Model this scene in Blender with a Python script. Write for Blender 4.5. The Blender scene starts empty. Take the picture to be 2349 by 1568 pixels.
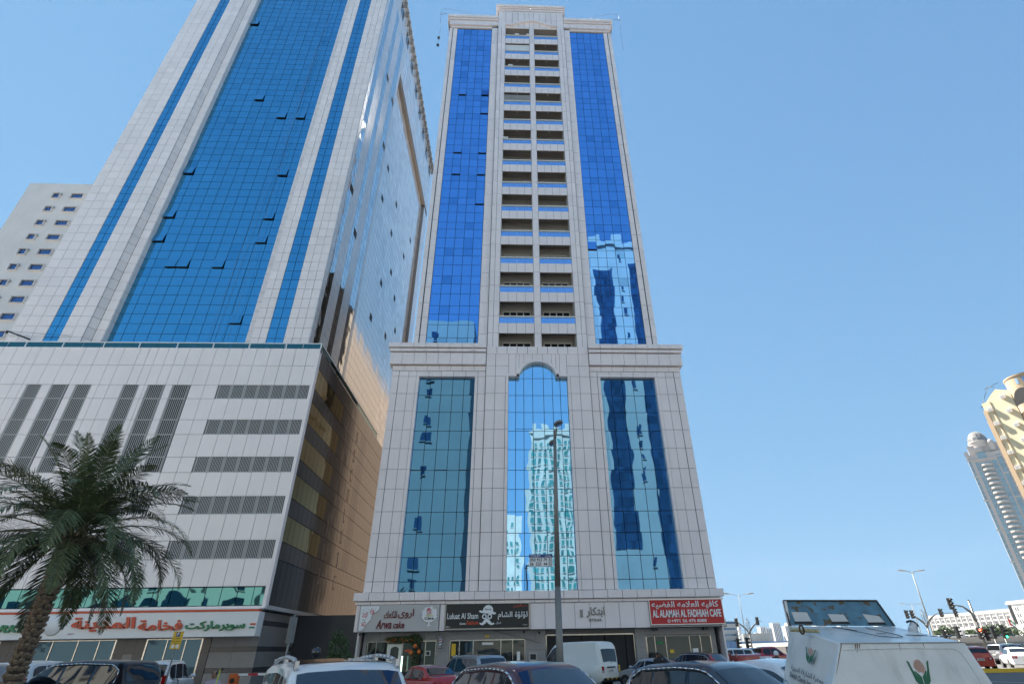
import bpy, bmesh, math, random
from mathutils import Vector, Matrix, Euler
random.seed(7)
R = math.radians
SC = bpy.context.scene
COL = SC.collection

# ---------------------------------------------------------------- camera
FPX, IMW = 1217.0, 2349.0
PITCH, ROLL, AZI, CAMH = R(30.2), 0.018, 71.0/1408.0, 1.9
fh = Vector((math.sin(AZI), math.cos(AZI), 0)); rr = Vector((math.cos(AZI), -math.sin(AZI), 0))
ff = fh*math.cos(PITCH) + Vector((0, 0, math.sin(PITCH))); uu = rr.cross(ff)
r2 = rr*math.cos(ROLL) - uu*math.sin(ROLL); u2 = uu*math.cos(ROLL) + rr*math.sin(ROLL)
cd = bpy.data.cameras.new('camera'); cam = bpy.data.objects.new('camera', cd); COL.objects.link(cam)
cd.sensor_width = 36; cd.lens = 36*FPX/IMW; cd.shift_x = -(1228-IMW/2)/IMW
cd.clip_start = 0.05; cd.clip_end = 9000
M = Matrix((r2, u2, -ff)).transposed().to_4x4(); M.translation = Vector((0, 0, CAMH))
cam.matrix_world = M
SC.camera = cam
# ---------------------------------------------------------------- world, sun, exposure
SUN_AZ, SUN_EL = R(-40), R(52)
wd = bpy.data.worlds.new('World'); SC.world = wd; wd.use_nodes = True
nt = wd.node_tree; bg = nt.nodes['Background']
sky = nt.nodes.new('ShaderNodeTexSky'); sky.sky_type = 'NISHITA'; sky.sun_disc = False
sky.sun_elevation = SUN_EL; sky.sun_rotation = SUN_AZ
sky.altitude = 0; sky.air_density = 1.0; sky.dust_density = 0.0; sky.ozone_density = 3.0
# the bright band low in the sky is rolled off channel by channel, everywhere alike
sep = nt.nodes.new('ShaderNodeSeparateColor'); cmb = nt.nodes.new('ShaderNodeCombineColor')
nt.links.new(sky.outputs[0], sep.inputs[0])
def _m(op, a, b):
    n = nt.nodes.new('ShaderNodeMath'); n.operation = op
    for i, q in ((0, a), (1, b)):
        if isinstance(q, (int, float)): n.inputs[i].default_value = q
        else: nt.links.new(q, n.inputs[i])
    return n.outputs[0]
for i, (k, gn) in enumerate(((1.0, 1.56), (1.6, 1.97), (2.3, 2.16))):
    c = sep.outputs[i]; d = _m('POWER', _m('ADD', _m('POWER', _m('DIVIDE', c, k), 2.0), 1.0), 0.5)
    nt.links.new(_m('MULTIPLY', _m('DIVIDE', c, d), gn), cmb.inputs[i])
nt.links.new(cmb.outputs[0], bg.inputs[0]); bg.inputs[1].default_value = 0.05
sl = bpy.data.lights.new('sun', 'SUN'); sl.energy = 5.0; sl.angle = R(0.53); sl.color = (1, 0.93, 0.82)
so = bpy.data.objects.new('sun', sl); COL.objects.link(so)
sd = Vector((math.sin(SUN_AZ)*math.cos(SUN_EL), math.cos(SUN_AZ)*math.cos(SUN_EL), math.sin(SUN_EL)))
so.rotation_euler = sd.to_track_quat('Z', 'Y').to_euler(); so.location = sd*200
SC.view_settings.view_transform = 'Standard'; SC.view_settings.look = 'None'
SC.view_settings.exposure = 1.86; SC.view_settings.gamma = 1.0; SC.view_settings.use_curve_mapping = False
SC.cycles.max_bounces = 8; SC.cycles.diffuse_bounces = 4; SC.cycles.glossy_bounces = 5

# ---------------------------------------------------------------- helpers
def proj(p):
    d = Vector(p) - Vector((0, 0, CAMH)); z = d.dot(ff)
    if z <= 0.05: return None
    return 1228 + FPX*d.dot(r2)/z, 784 - FPX*d.dot(u2)/z, z

def unproj(px, py, Y):
    d = r2*((px-1228)/FPX) - u2*((py-784)/FPX) + ff
    t = Y/d.y
    return d.x*t, d.z*t + CAMH

MATS = {}
def mat(name, col, rough=0.5, metal=0.0, var=0.0, noise=0.0, nscale=3.0, bump=0.0, bscale=20.0,
        coat=0.0, emis=0.0, alpha=1.0, trans=0.0, wave=0.0, wscale=0.35, spec=0.5, dirt=0.0, stretch=None):
    if name in MATS: return MATS[name]
    m = bpy.data.materials.new(name); m.use_nodes = True; n = m.node_tree; b = n.nodes['Principled BSDF']
    c = (*col, 1.0)
    b.inputs['Base Color'].default_value = c; b.inputs['Roughness'].default_value = rough
    b.inputs['Metallic'].default_value = metal; b.inputs['Specular IOR Level'].default_value = spec
    b.inputs['Coat Weight'].default_value = coat; b.inputs['Coat Roughness'].default_value = 0.03
    if emis: b.inputs['Emission Color'].default_value = c; b.inputs['Emission Strength'].default_value = emis
    if trans: b.inputs['Transmission Weight'].default_value = trans
    L = n.links.new
    geo = n.nodes.new('ShaderNodeNewGeometry')
    src = None
    if var or noise or dirt:
        val = None
        if var:
            mr = n.nodes.new('ShaderNodeMapRange'); mr.inputs[3].default_value = 1-var; mr.inputs[4].default_value = 1+var
            L(geo.outputs['Random Per Island'], mr.inputs[0]); val = mr.outputs[0]
        if noise:
            t = n.nodes.new('ShaderNodeTexNoise'); t.inputs['Scale'].default_value = nscale; t.inputs['Detail'].default_value = 6
            if stretch:
                mp = n.nodes.new('ShaderNodeMapping'); mp.inputs['Scale'].default_value = stretch
                L(geo.outputs['Position'], mp.inputs[0]); L(mp.outputs[0], t.inputs['Vector'])
            else: L(geo.outputs['Position'], t.inputs['Vector'])
            mr = n.nodes.new('ShaderNodeMapRange'); mr.inputs[1].default_value = .25; mr.inputs[2].default_value = .75
            mr.inputs[3].default_value = 1-noise; mr.inputs[4].default_value = 1+noise
            L(t.outputs[0], mr.inputs[0])
            if val:
                mm = n.nodes.new('ShaderNodeMath'); mm.operation = 'MULTIPLY'; L(val, mm.inputs[0]); L(mr.outputs[0], mm.inputs[1]); val = mm.outputs[0]
            else: val = mr.outputs[0]
        if dirt:   # soft vertical rain streaks
            mp = n.nodes.new('ShaderNodeMapping'); mp.inputs['Scale'].default_value = (4.5, 4.5, 0.25)
            L(geo.outputs['Position'], mp.inputs[0])
            t = n.nodes.new('ShaderNodeTexNoise'); t.inputs['Scale'].default_value = 1.0; t.inputs['Detail'].default_value = 5; t.inputs['Roughness'].default_value = .65
            L(mp.outputs[0], t.inputs['Vector'])
            mr = n.nodes.new('ShaderNodeMapRange'); mr.inputs[1].default_value = .5; mr.inputs[2].default_value = .8
            mr.inputs[3].default_value = 1; mr.inputs[4].default_value = 1-dirt
            L(t.outputs[0], mr.inputs[0])
            if val:
                mm = n.nodes.new('ShaderNodeMath'); mm.operation = 'MULTIPLY'; L(val, mm.inputs[0]); L(mr.outputs[0], mm.inputs[1]); val = mm.outputs[0]
            else: val = mr.outputs[0]
        vm = n.nodes.new('ShaderNodeVectorMath'); vm.operation = 'SCALE'; vm.inputs[0].default_value = col
        L(val, vm.inputs['Scale']); L(vm.outputs[0], b.inputs['Base Color'])
    if wave:       # slight buckling of every glass sheet, different in each
        t = n.nodes.new('ShaderNodeTexNoise'); t.noise_dimensions = '4D'; t.inputs['Scale'].default_value = wscale
        t.inputs['Detail'].default_value = 1.0
        L(geo.outputs['Position'], t.inputs['Vector'])
        mm = n.nodes.new('ShaderNodeMath'); mm.operation = 'MULTIPLY'; mm.inputs[1].default_value = 1.6
        L(geo.outputs['Random Per Island'], mm.inputs[0])
        oi = n.nodes.new('ShaderNodeObjectInfo'); ma = n.nodes.new('ShaderNodeMath'); ma.operation = 'MULTIPLY_ADD'; ma.inputs[1].default_value = 1.6
        L(oi.outputs['Random'], ma.inputs[0]); L(mm.outputs[0], ma.inputs[2])
        L(ma.outputs[0], t.inputs['W'])
        bp = n.nodes.new('ShaderNodeBump'); bp.inputs['Strength'].default_value = 1.0; bp.inputs['Distance'].default_value = wave
        L(t.outputs[0], bp.inputs['Height']); L(bp.outputs[0], b.inputs['Normal'])
    elif bump:
        t = n.nodes.new('ShaderNodeTexNoise'); t.inputs['Scale'].default_value = bscale; t.inputs['Detail'].default_value = 5
        L(geo.outputs['Position'], t.inputs['Vector'])
        bp = n.nodes.new('ShaderNodeBump'); bp.inputs['Strength'].default_value = 0.6; bp.inputs['Distance'].default_value = bump
        L(t.outputs[0], bp.inputs['Height']); L(bp.outputs[0], b.inputs['Normal'])
    MATS[name] = m
    return m

class MB:
    """collects geometry and links it as one mesh object"""
    def __init__(s): s.v = []; s.f = []; s.m = []; s.sm = []
    def face(s, pts, mi=0, smooth=False):
        k = len(s.v); s.v += [tuple(p) for p in pts]; s.f.append(tuple(range(k, k+len(pts)))); s.m.append(mi); s.sm.append(smooth)
    def box(s, x0, x1, y0, y1, z0, z1, mi=0, T=None):
        if x0 > x1: x0, x1 = x1, x0
        if y0 > y1: y0, y1 = y1, y0
        if z0 > z1: z0, z1 = z1, z0
        P = [(x, y, z) for z in (z0, z1) for y in (y0, y1) for x in (x0, x1)]
        if T is not None: P = [tuple(T @ Vector(p)) for p in P]
        k = len(s.v); s.v += P
        for q in ((0, 2, 3, 1), (4, 5, 7, 6), (0, 1, 5, 4), (2, 6, 7, 3), (0, 4, 6, 2), (1, 3, 7, 5)):
            s.f.append(tuple(k+i for i in q)); s.m.append(mi); s.sm.append(False)
        return s
    def cone(s, p0, p1, r0, r1=None, n=10, mi=0, caps=True):
        r1 = r0 if r1 is None else r1
        p0, p1 = Vector(p0), Vector(p1); d = p1-p0
        if d.length < 1e-7: return s
        q = d.to_track_quat('Z', 'Y'); k = len(s.v)
        for p, r in ((p0, r0), (p1, r1)):
            for i in range(n):
                a = 2*math.pi*i/n; s.v.append(tuple(p + q @ Vector((r*math.cos(a), r*math.sin(a), 0))))
        for i in range(n):
            j = (i+1) % n; s.f.append((k+i, k+j, k+n+j, k+n+i)); s.m.append(mi); s.sm.append(True)
        if caps:
            s.f.append(tuple(k+n-1-i for i in range(n))); s.m.append(mi); s.sm.append(False)
            s.f.append(tuple(k+n+i for i in range(n))); s.m.append(mi); s.sm.append(False)
        return s
    def tube(s, pts, r, n=8, mi=0):
        rs = r if isinstance(r, (list, tuple)) else [r]*len(pts)
        for i in range(len(pts)-1): s.cone(pts[i], pts[i+1], rs[i], rs[i+1], n, mi, True)
        return s
    def rev(s, prof, c, n=16, mi=0, T=None):
        """lathe of (radius, z) about the vertical through c"""
        k = len(s.v)
        for r, z in prof:
            for i in range(n):
                a = 2*math.pi*i/n; p = Vector((r*math.cos(a), r*math.sin(a), z))
                if T is not None: p = T @ p
                s.v.append((c[0]+p.x, c[1]+p.y, c[2]+p.z))
        for j in range(len(prof)-1):
            for i in range(n):
                i2 = (i+1) % n; s.f.append((k+j*n+i, k+j*n+i2, k+(j+1)*n+i2, k+(j+1)*n+i)); s.m.append(mi); s.sm.append(True)
        return s
    def prism(s, poly, y0, y1, mi=0, T=None):
        """outline in x,z extruded along y"""
        n = len(poly); k = len(s.v)
        P = [(x, y0, z) for x, z in poly] + [(x, y1, z) for x, z in poly]
        if T is not None: P = [tuple(T @ Vector(p)) for p in P]
        s.v += P
        s.f.append(tuple(k+i for i in range(n))); s.f.append(tuple(k+2*n-1-i for i in range(n)))
        s.m += [mi]*2; s.sm += [False]*2
        for i in range(n):
            j = (i+1) % n; s.f.append((k+j, k+i, k+n+i, k+n+j)); s.m.append(mi); s.sm.append(False)
        return s
    def grid(s, rows, mi=0, close=False):
        k = len(s.v); nc = len(rows[0])
        for r_ in rows: s.v += [tuple(p) for p in r_]
        for j in range(len(rows)-1):
            for i in range(nc-(0 if close else 1)):
                i2 = (i+1) % nc
                s.f.append((k+j*nc+i, k+j*nc+i2, k+(j+1)*nc+i2, k+(j+1)*nc+i)); s.m.append(mi); s.sm.append(True)
        return s
    def build(s, name, m, parent=None, loc=None, kind=None, label=None, fix=True):
        me = bpy.data.meshes.new(name)
        o_ = Vector(loc) if loc is not None else Vector((0, 0, 0))
        me.from_pydata([tuple(Vector(p)-o_) for p in s.v] if loc is not None else s.v, [], s.f)
        ms = m if isinstance(m, (list, tuple)) else [m]
        for q in ms: me.materials.append(q)
        me.polygons.foreach_set('material_index', s.m); me.polygons.foreach_set('use_smooth', s.sm)
        if fix:
            bm = bmesh.new(); bm.from_mesh(me); bmesh.ops.recalc_face_normals(bm, faces=bm.faces); bm.to_mesh(me); bm.free()
        me.update()
        o = bpy.data.objects.new(name, me); COL.objects.link(o)
        if parent is not None: o.parent = parent
        if loc is not None: o.location = loc
        if kind: o['kind'] = kind
        if label: o['label'] = label
        return o

def tag(o, label, cat, group=None):
    o['label'] = label; o['category'] = cat
    if group: o['group'] = group
    return o

def thing(name, label, cat, loc=(0, 0, 0), rz=0.0, group=None):
    o = bpy.data.objects.new(name, None); COL.objects.link(o); o.empty_display_size = 0.3
    o.location = loc; o.rotation_euler = (0, 0, rz)
    return tag(o, label, cat, group)

def struct(name, mb, m, **k): return mb.build(name, m, kind='structure', **k)

BOXC = {}
def boxmesh(m, dx, dy, dz):
    key = (m.name, round(dx, 3), round(dy, 3), round(dz, 3))
    if key not in BOXC:
        b = MB(); b.box(-dx/2, dx/2, -dy/2, dy/2, -dz/2, dz/2)
        me = bpy.data.meshes.new('box'); me.from_pydata(b.v, [], b.f); me.materials.append(m); me.update(); BOXC[key] = me
    return BOXC[key]

class Pieces:
    """alike pieces of one thing (world coordinates; the thing is not turned): the 300 of a kind
    that show largest become parts, the rest one stuff part"""
    def __init__(s, root, base=(0, 0, 0)): s.root = root; s.base = Vector(base); s.d = {}
    def add(s, kind, m, x0, x1, y0, y1, z0, z1, tilt=0.0, label=None, rot=None):
        c = Vector(((x0+x1)/2, (y0+y1)/2, (z0+z1)/2)); dx, dy, dz = abs(x1-x0), abs(y1-y0), abs(z1-z0)
        p = proj(c); size = max(dx, dy)*dz/max(1.0, c.length_squared) if max(dx, dy)*dz > 0 else 0
        size = max(size, dx*dy/max(1, c.length_squared)*.5)
        if p is None or not (-30 < p[0] < 2379 and -30 < p[1] < 1598): size *= 1e-4
        e = rot if rot else (random.gauss(0, tilt), 0, random.gauss(0, tilt))
        s.d.setdefault(kind, []).append((size, m, c, dx, dy, dz, e, label))
    def flush(s, limit=290):
        for kind, L in s.d.items():
            L.sort(key=lambda t: -t[0])
            for size, m, c, dx, dy, dz, e, label in L[:limit]:
                o = bpy.data.objects.new(kind, boxmesh(m, dx, dy, dz)); COL.objects.link(o)
                o.parent = s.root; o.location = c - s.base; o.rotation_euler = e
                if label: o['label'] = label
            rest = L[limit:]
            if rest:
                mb = MB(); ms = []
                for size, m, c, dx, dy, dz, e, label in rest:
                    if m not in ms: ms.append(m)
                    T = Matrix.Translation(c-s.base) @ Euler(e).to_matrix().to_4x4()
                    mb.box(-dx/2, dx/2, -dy/2, dy/2, -dz/2, dz/2, ms.index(m), T)
                mb.build(kind+'_field', ms, s.root, kind='stuff', fix=False)
        s.d = {}

# ---- lettering: joined Arabic letter forms, laid right to left
AF = {'ا':(0xFE8D,0xFE8E,0,0),'ب':(0xFE8F,0xFE90,0xFE91,0xFE92),'ة':(0xFE93,0xFE94,0,0),'ت':(0xFE95,0xFE96,0xFE97,0xFE98),'ج':(0xFE9D,0xFE9E,0xFE9F,0xFEA0),'خ':(0xFEA5,0xFEA6,0xFEA7,0xFEA8),'د':(0xFEA9,0xFEAA,0,0),'ذ':(0xFEAB,0xFEAC,0,0),'ر':(0xFEAD,0xFEAE,0,0),'س':(0xFEB1,0xFEB2,0xFEB3,0xFEB4),'ش':(0xFEB5,0xFEB6,0xFEB7,0xFEB8),'ص':(0xFEB9,0xFEBA,0xFEBB,0xFEBC),'ض':(0xFEBD,0xFEBE,0xFEBF,0xFEC0),'ع':(0xFEC9,0xFECA,0xFECB,0xFECC),'ف':(0xFED1,0xFED2,0xFED3,0xFED4),'ق':(0xFED5,0xFED6,0xFED7,0xFED8),'ك':(0xFED9,0xFEDA,0xFEDB,0xFEDC),'ل':(0xFEDD,0xFEDE,0xFEDF,0xFEE0),'م':(0xFEE1,0xFEE2,0xFEE3,0xFEE4),'ن':(0xFEE5,0xFEE6,0xFEE7,0xFEE8),'ه':(0xFEE9,0xFEEA,0xFEEB,0xFEEC),'و':(0xFEED,0xFEEE,0,0),'ؤ':(0xFE85,0xFE86,0,0),'ى':(0xFEEF,0xFEF0,0,0),'ي':(0xFEF1,0xFEF2,0xFEF3,0xFEF4),'ى':(0xFEEF,0xFEF0,0,0)}
def shape(t):
    t = t.replace('لا', '\x01'); T = dict(AF); T['\x01'] = (0xFEFB, 0xFEFC, 0, 0); out = []
    for i, c in enumerate(t):
        if c not in T: out.append(c); continue
        prev = i > 0 and t[i-1] in T and T[t[i-1]][2] != 0
        nxt = i+1 < len(t) and t[i+1] in T and T[c][2] != 0
        f = T[c]; out.append(chr(f[3] if prev and nxt else f[1] if prev else f[2] if nxt else f[0]))
    return ''.join(reversed(out))

def text(name, body, m, x0, x1, z0, z1, y, parent=None, base=(0, 0, 0), depth=0.03, bold=0.0, shear=0.0, rz=0.0, T=None, arabic=False):
    """raised letters filling the rectangle x0..x1, z0..z1, their backs on the plane y (fronts towards -y)"""
    c = bpy.data.curves.new(name, 'FONT'); c.body = shape(body) if arabic else body
    c.extrude = 0.5; c.offset = bold; c.shear = shear; c.resolution_u = 3
    t = bpy.data.objects.new(name, c); COL.objects.link(t)
    dg = bpy.context.evaluated_depsgraph_get(); me = bpy.data.meshes.new_from_object(t.evaluated_get(dg))
    bpy.data.objects.remove(t)
    if not me.vertices: return None
    xs = [v.co.x for v in me.vertices]; ys = [v.co.y for v in me.vertices]
    ax, bx, ay, by = min(xs), max(xs), min(ys), max(ys)
    B = Vector(base)
    for v in me.vertices:
        p = Vector((x0+(v.co.x-ax)/(bx-ax)*(x1-x0), y-depth*(v.co.z+.5), z0+(v.co.y-ay)/max(1e-6, by-ay)*(z1-z0)))
        if T is not None: p = T @ p
        v.co = p-B
    me.materials.clear(); me.materials.append(m); me.update()
    o = bpy.data.objects.new(name, me); COL.objects.link(o)
    if parent is not None: o.parent = parent
    return o
# ---------------------------------------------------------------- materials
m_clad = mat('lilac_grey_composite_panel', (.85, .77, .755), .36, 0, var=.06, noise=.05, nscale=.5, dirt=.07)
m_clad_d = mat('shopfront_grey_panel', (.46, .46, .48), .4, 0, var=.03)
m_joint = mat('dark_joint', (.06, .06, .065), .8)
m_white = mat('white_composite_panel', (.88, .81, .785), .33, 0, var=.045, noise=.04, nscale=.4, dirt=.05)
m_glassM = mat('blue_reflective_glass', (.18, .45, .90), .015, 1.0, var=.06, wave=.012, wscale=.42)
m_glassM2 = mat('blue_green_reflective_glass', (.14, .33, .54), .015, 1.0, var=.09, wave=.016, wscale=.42)
m_glassB = mat('clear_blue_reflective_glass', (.42, .74, 1.0), .015, 1.0, var=.05, wave=.009, wscale=.5)
m_glassL = mat('teal_blue_reflective_glass', (.11, .40, .62), .03, 1.0, var=.06, wave=.006, wscale=.4)
m_glassMd = mat('dark_blue_sash_glass', (.14, .38, .78), .02, 1.0, var=.1, wave=.01)
m_glassLd = mat('dark_teal_sash_glass', (.09, .36, .58), .03, 1.0, var=.1, wave=.006)
m_glassS2 = mat('mirror_strip_glass', (.55, .60, .63), .03, 1.0, var=.15, wave=.02, wscale=.5)
m_glassS = mat('pale_side_glass', (.82, .82, .80), .10, .5, var=.12, wave=.03, wscale=.5)
m_glassG = mat('green_reflective_glass', (.065, .17, .175), .02, 1.0, var=.08, wave=.03, wscale=.5)
m_glassK = mat('gold_glint_glass', (.52, .43, .20), .03, 1.0, var=.12, wave=.02, wscale=.6)  # gold tint stands in for sun glints on the side bands
m_dark = mat('dark_void', (.012, .012, .014), .6)
m_blackgl = mat('black_glass', (.02, .021, .024), .06, 0, spec=.6)
m_balc = mat('balcony_plaster', (.36, .32, .29), .8, noise=.06)
m_balwall = mat('balcony_wall_plaster', (.52, .49, .45), .8, noise=.05)
m_rail = mat('cream_metal_rail', (.72, .69, .62), .35, .1)
m_balglass = mat('balustrade_glass', (.33, .56, .92), .03, .9, var=.06, wave=.02, wscale=.8)
m_alu = mat('aluminium', (.62, .62, .63), .28, .9)
m_frame = mat('white_window_frame', (.72, .71, .68), .4)
m_granite = mat('grey_granite', (.30, .29, .285), .35, 0, var=.06, noise=.18, nscale=26, dirt=.1)
m_granite_d = mat('dark_granite', (.06, .06, .066), .25, 0, var=.1, noise=.15, nscale=20)
m_chrome = mat('polished_steel', (.42, .40, .37), .18, 1.0, noise=.25, nscale=5)
m_shopglass = mat('shop_glass', (.05, .06, .06), .03, .6, var=.15, wave=.01, wscale=1.2)
m_shopblue = mat('blue_tinted_shop_glass', (.02, .055, .085), .04, .6, var=.2, wave=.01, wscale=1.2)
m_asphalt = mat('asphalt', (.12, .115, .11), .85, 0, noise=.25, nscale=1.7, bump=.006, bscale=60)
m_sand = mat('pale_ground', (.22, .20, .17), .9, 0, noise=.2, nscale=.05)
m_pave = mat('concrete_paver', (.27, .26, .25), .8, 0, var=.08, noise=.12, nscale=4, dirt=.1)
m_kerb = mat('concrete_kerb', (.42, .41, .39), .75, noise=.12, nscale=5)
m_yellow = mat('yellow_paint', (.75, .48, .03), .55, noise=.15, nscale=8)
m_black = mat('black_plastic', (.02, .02, .021), .45)
m_rubber = mat('rubber', (.018, .018, .018), .7)
m_wline = mat('white_road_paint', (.62, .62, .60), .7, noise=.15, nscale=6)
m_slat = mat('pale_louvre_slat', (.50, .50, .49), .45)
m_bldwhite = mat('off_white_render', (.76, .72, .68), .8, 0, noise=.06, nscale=.35, dirt=.14)
m_pole = mat('galvanised_pole', (.22, .215, .20), .5, .35, noise=.1, nscale=6)
m_whitepaint = mat('white_paint', (.76, .76, .75), .4)
m_red = mat('red_sign_face', (.52, .018, .022), .4)
m_redl = mat('red_letter', (.60, .07, .02), .4)
m_green = mat('green_letter', (.012, .20, .07), .4)
m_maroonl = mat('maroon_letter', (.16, .012, .02), .35)
m_blksign = mat('black_sign_face', (.018, .017, .016), .35)
m_lettw = mat('white_letter', (.80, .80, .79), .45)
m_silverl = mat('silver_letter', (.24, .24, .23), .35, .5)
m_dgrey = mat('dark_grey_letter', (.05, .055, .06), .5)
m_lpink = mat('rose_pink_print', (.62, .16, .20), .6, noise=.3, nscale=9)
m_lgreen = mat('leaf_green_print', (.22, .33, .13), .6)
m_gold = mat('gold_print', (.62, .5, .1), .5)

# ---------------------------------------------------------------- ground, roads
g = MB(); g.face([(-690, -320, -.03), (1240, -320, -.03), (1240, 1750, -.03), (-690, 1750, -.03)])
struct('ground', g, m_sand, fix=False)
g = MB(); g.face([(-140, -30, -.012), (230, -30, -.012), (230, 130, -.012), (-140, 130, -.012)])
struct('road', g, m_asphalt, fix=False)
g = MB(); g.box(-60, 17.5, 38.2, 39.0, -.02, .12); struct('sidewalk', g, m_pave)
g = MB(); g.box(-60, 16.4, 39.0, 66.0, -.02, .14); struct('forecourt', g, m_pave)
g = MB(); g.box(17.5, 17.7, 38.2, 66, -.02, .13); g.box(-60, 17.7, 38.0, 38.2, -.02, .13); struct('kerb', g, m_kerb)
g = MB(); g.box(34.6, 39.5, 45.0, 45.5, -.02, .24); g.box(39.5, 60, 45.0, 45.5, -.02, .14, 1); g.box(34.6, 60, 45.5, 49, -.02, .13, 1)
struct('yellow_traffic_island', g, [m_yellow, m_kerb])
g = MB()
for i in range(14):
    x = -14+i*3.1
    T = Matrix.Translation((x, 10, -.008)) @ Matrix.Rotation(R(26), 4, 'Z')
    g.box(-.06, .06, -2.6, 2.6, 0, .004, 0, T)
for i in range(14):
    x = -12+i*3.1
    T = Matrix.Translation((x, 33.5, -.008)) @ Matrix.Rotation(R(26), 4, 'Z')
    g.box(-.06, .06, -2.6, 2.6, 0, .004, 0, T)
for i in range(30): g.box(20+i*6, 23+i*6, 58.0, 58.15, -.008, -.004)
struct('road_marking', g, m_wline)

# ================================================================ MIDDLE TOWER (blue glass, balconies)
BM = (2.35, 52.0, 0.0)
t = thing('apartment_tower', 'pale tower with two blue glass strips, central balconies and an arched window below', 'tower', BM)
P = Pieces(t, BM)
def part(name, mb, m, root=t, base=BM, **k):
    mb.v = [tuple(Vector(p)-Vector(base)) for p in mb.v]
    return mb.build(name, m, root, **k)
G = .017       # half joint width
def panel(x0, x1, z0, z1, y, th=.06, m=m_clad, kind='cladding_panel', g=G, tilt=0.0, PP=None):
    (PP or P).add(kind, m, x0+g, x1-g, y, y+th, z0+g, z1-g, tilt)
def pane(x0, x1, z0, z1, y, m, g=.022, tilt=.0012, PP=None, kind='glass_pane'):
    (PP or P).add(kind, m, x0+g, x1-g, y, y+.03, z0+g, z1-g, tilt)

YP = 43.0      # podium front
# structural core
c = MB()
c.box(-10.6, 15.35, YP+.5, 62, 3.25, 26.3)
c.box(-10.6, -8.32, YP+.06, YP+.5, 5.6, 26.3); c.box(-3.3, -.32, YP+.06, YP+.5, 5.6, 26.3)
c.box(5.02, 8.0, YP+.06, YP+.5, 5.6, 26.3); c.box(13.03, 15.35, YP+.06, YP+.5, 5.6, 26.3)
c.box(-8.32, -3.3, YP+.06, YP+.5, 23.35, 26.3); c.box(8.0, 13.03, YP+.06, YP+.5, 23.35, 26.3)
c.box(-.32, 5.02, YP+.1, YP+.5, 25.6, 26.3)
c.box(-9.14, -1.3, YP+.5, 62, 26.3, 79.4); c.box(6.1, 13.84, YP+.5, 62, 26.3, 79.4)
c.box(-1.3, 6.1, 44.95, 62, 26.3, 79.4)
c.box(2.12, 2.74, YP+.06, 44.95, 26.3, 79.4)
c.box(-9.4, 14.1, YP+.5, 62, 79.4, 81.3); c.box(-2.45, 7.15, YP+.2, 60, 79.0, 84.1)
c.box(-9.14, -8.1, YP+.46, YP+.5, 26.3, 79.4); c.box(12.8, 13.84, YP+.46, YP+.5, 26.3, 79.4)
c.box(-3.22, -2.36, YP+.3, YP+.5, 26.3, 79.4); c.box(7.1, 7.92, YP+.3, YP+.5, 26.3, 79.4); c.box(-2.34, -1.3, YP+.06, YP+.5, 26.3, 79.4); c.box(6.1, 7.06, YP+.06, YP+.5, 26.3, 79.4)
part('structural_wall', c, m_joint)
# side walls (clad)
c = MB(); c.box(-10.72, -10.61, YP+.07, 62, 0, 26.3); c.box(15.36, 15.47, YP+.07, 62, 0, 26.3)
c.box(-9.25, -9.15, YP+.47, 62, 26.4, 79.4); c.box(13.85, 13.95, YP+.47, 62, 26.4, 79.4)
part('side_wall', c, m_clad)
# podium rows and glass
ZR = [5.76, 6.49, 8.18, 9.88, 11.51, 13.28, 14.87, 16.62, 18.27, 20.0, 21.62, 23.3]
def colrows(xs, y, zs, **k):
    for x0, x1 in xs:
        for z0, z1 in zip(zs, zs[1:]): panel(x0, x1, z0, z1, y, **k)
ZW = ZR + [23.86]
colrows([(-10.68, -10.12), (-10.10, -9.25), (-9.25, -8.55)], YP, ZW)
colrows([(-3.05, -2.38)], YP, ZW)
colrows([(-2.35, -1.5), (-1.5, -.58)], YP-.12, ZR)
colrows([(5.28, 6.1), (6.1, 7.05)], YP-.12, ZR)
colrows([(7.08, 7.74)], YP, ZW)
colrows([(13.28, 14.02), (14.02, 14.80), (14.83, 15.42)], YP, ZW)
for a, b, y in ((-8.55, -8.27, YP-.05), (-3.33, -3.05, YP-.05), (-.58, -.3, YP-.17), (5.0, 5.28, YP-.17), (7.75, 8.03, YP-.05), (13.0, 13.28, YP-.05)):
    for z0, z1 in zip(ZR, ZR[1:]): panel(a, b, z0, z1, y, th=.42, kind='window_surround')
for a, b in ((-8.55, -3.05), (7.75, 13.28)):
    n = 5
    for i in range(n): panel(a+(b-a)*i/n, a+(b-a)*(i+1)/n, 23.3, 23.62, YP-.05, th=.42, kind='window_surround')
    for i in range(n): panel(a+(b-a)*i/n, a+(b-a)*(i+1)/n, 23.62, 23.86, YP)
def glasswall(xs, zs, y, m, skip=()):
    for i, (x0, x1) in enumerate(zip(xs, xs[1:])):
        for j, (z0, z1) in enumerate(zip(zs, zs[1:])):
            if (i, j) in skip: continue
            pane(x0, x1, z0, z1, y, m_glassMd if m is m_glassM and (i in (1, 3) and j % 3 == 1 and random.random() < .7 or random.random() < .02) else m)
lin = lambda a, b, n: [a+(b-a)*i/n for i in range(n+1)]
glasswall(lin(-8.3, -3.3, 5), ZR, YP+.34, m_glassM2)
glasswall(lin(8.0, 13.03, 5), ZR, YP+.34, m_glassM2)
CX7 = [-.32, .35, 1.07, 1.87, 2.85, 3.65, 4.35, 5.02]
glasswall(CX7, ZR, YP+.34, m_glassB)
glasswall([.6, 1.07, 1.87, 2.85, 3.65, 4.05], [23.3, 25.0], YP+.34, m_glassB)
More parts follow.
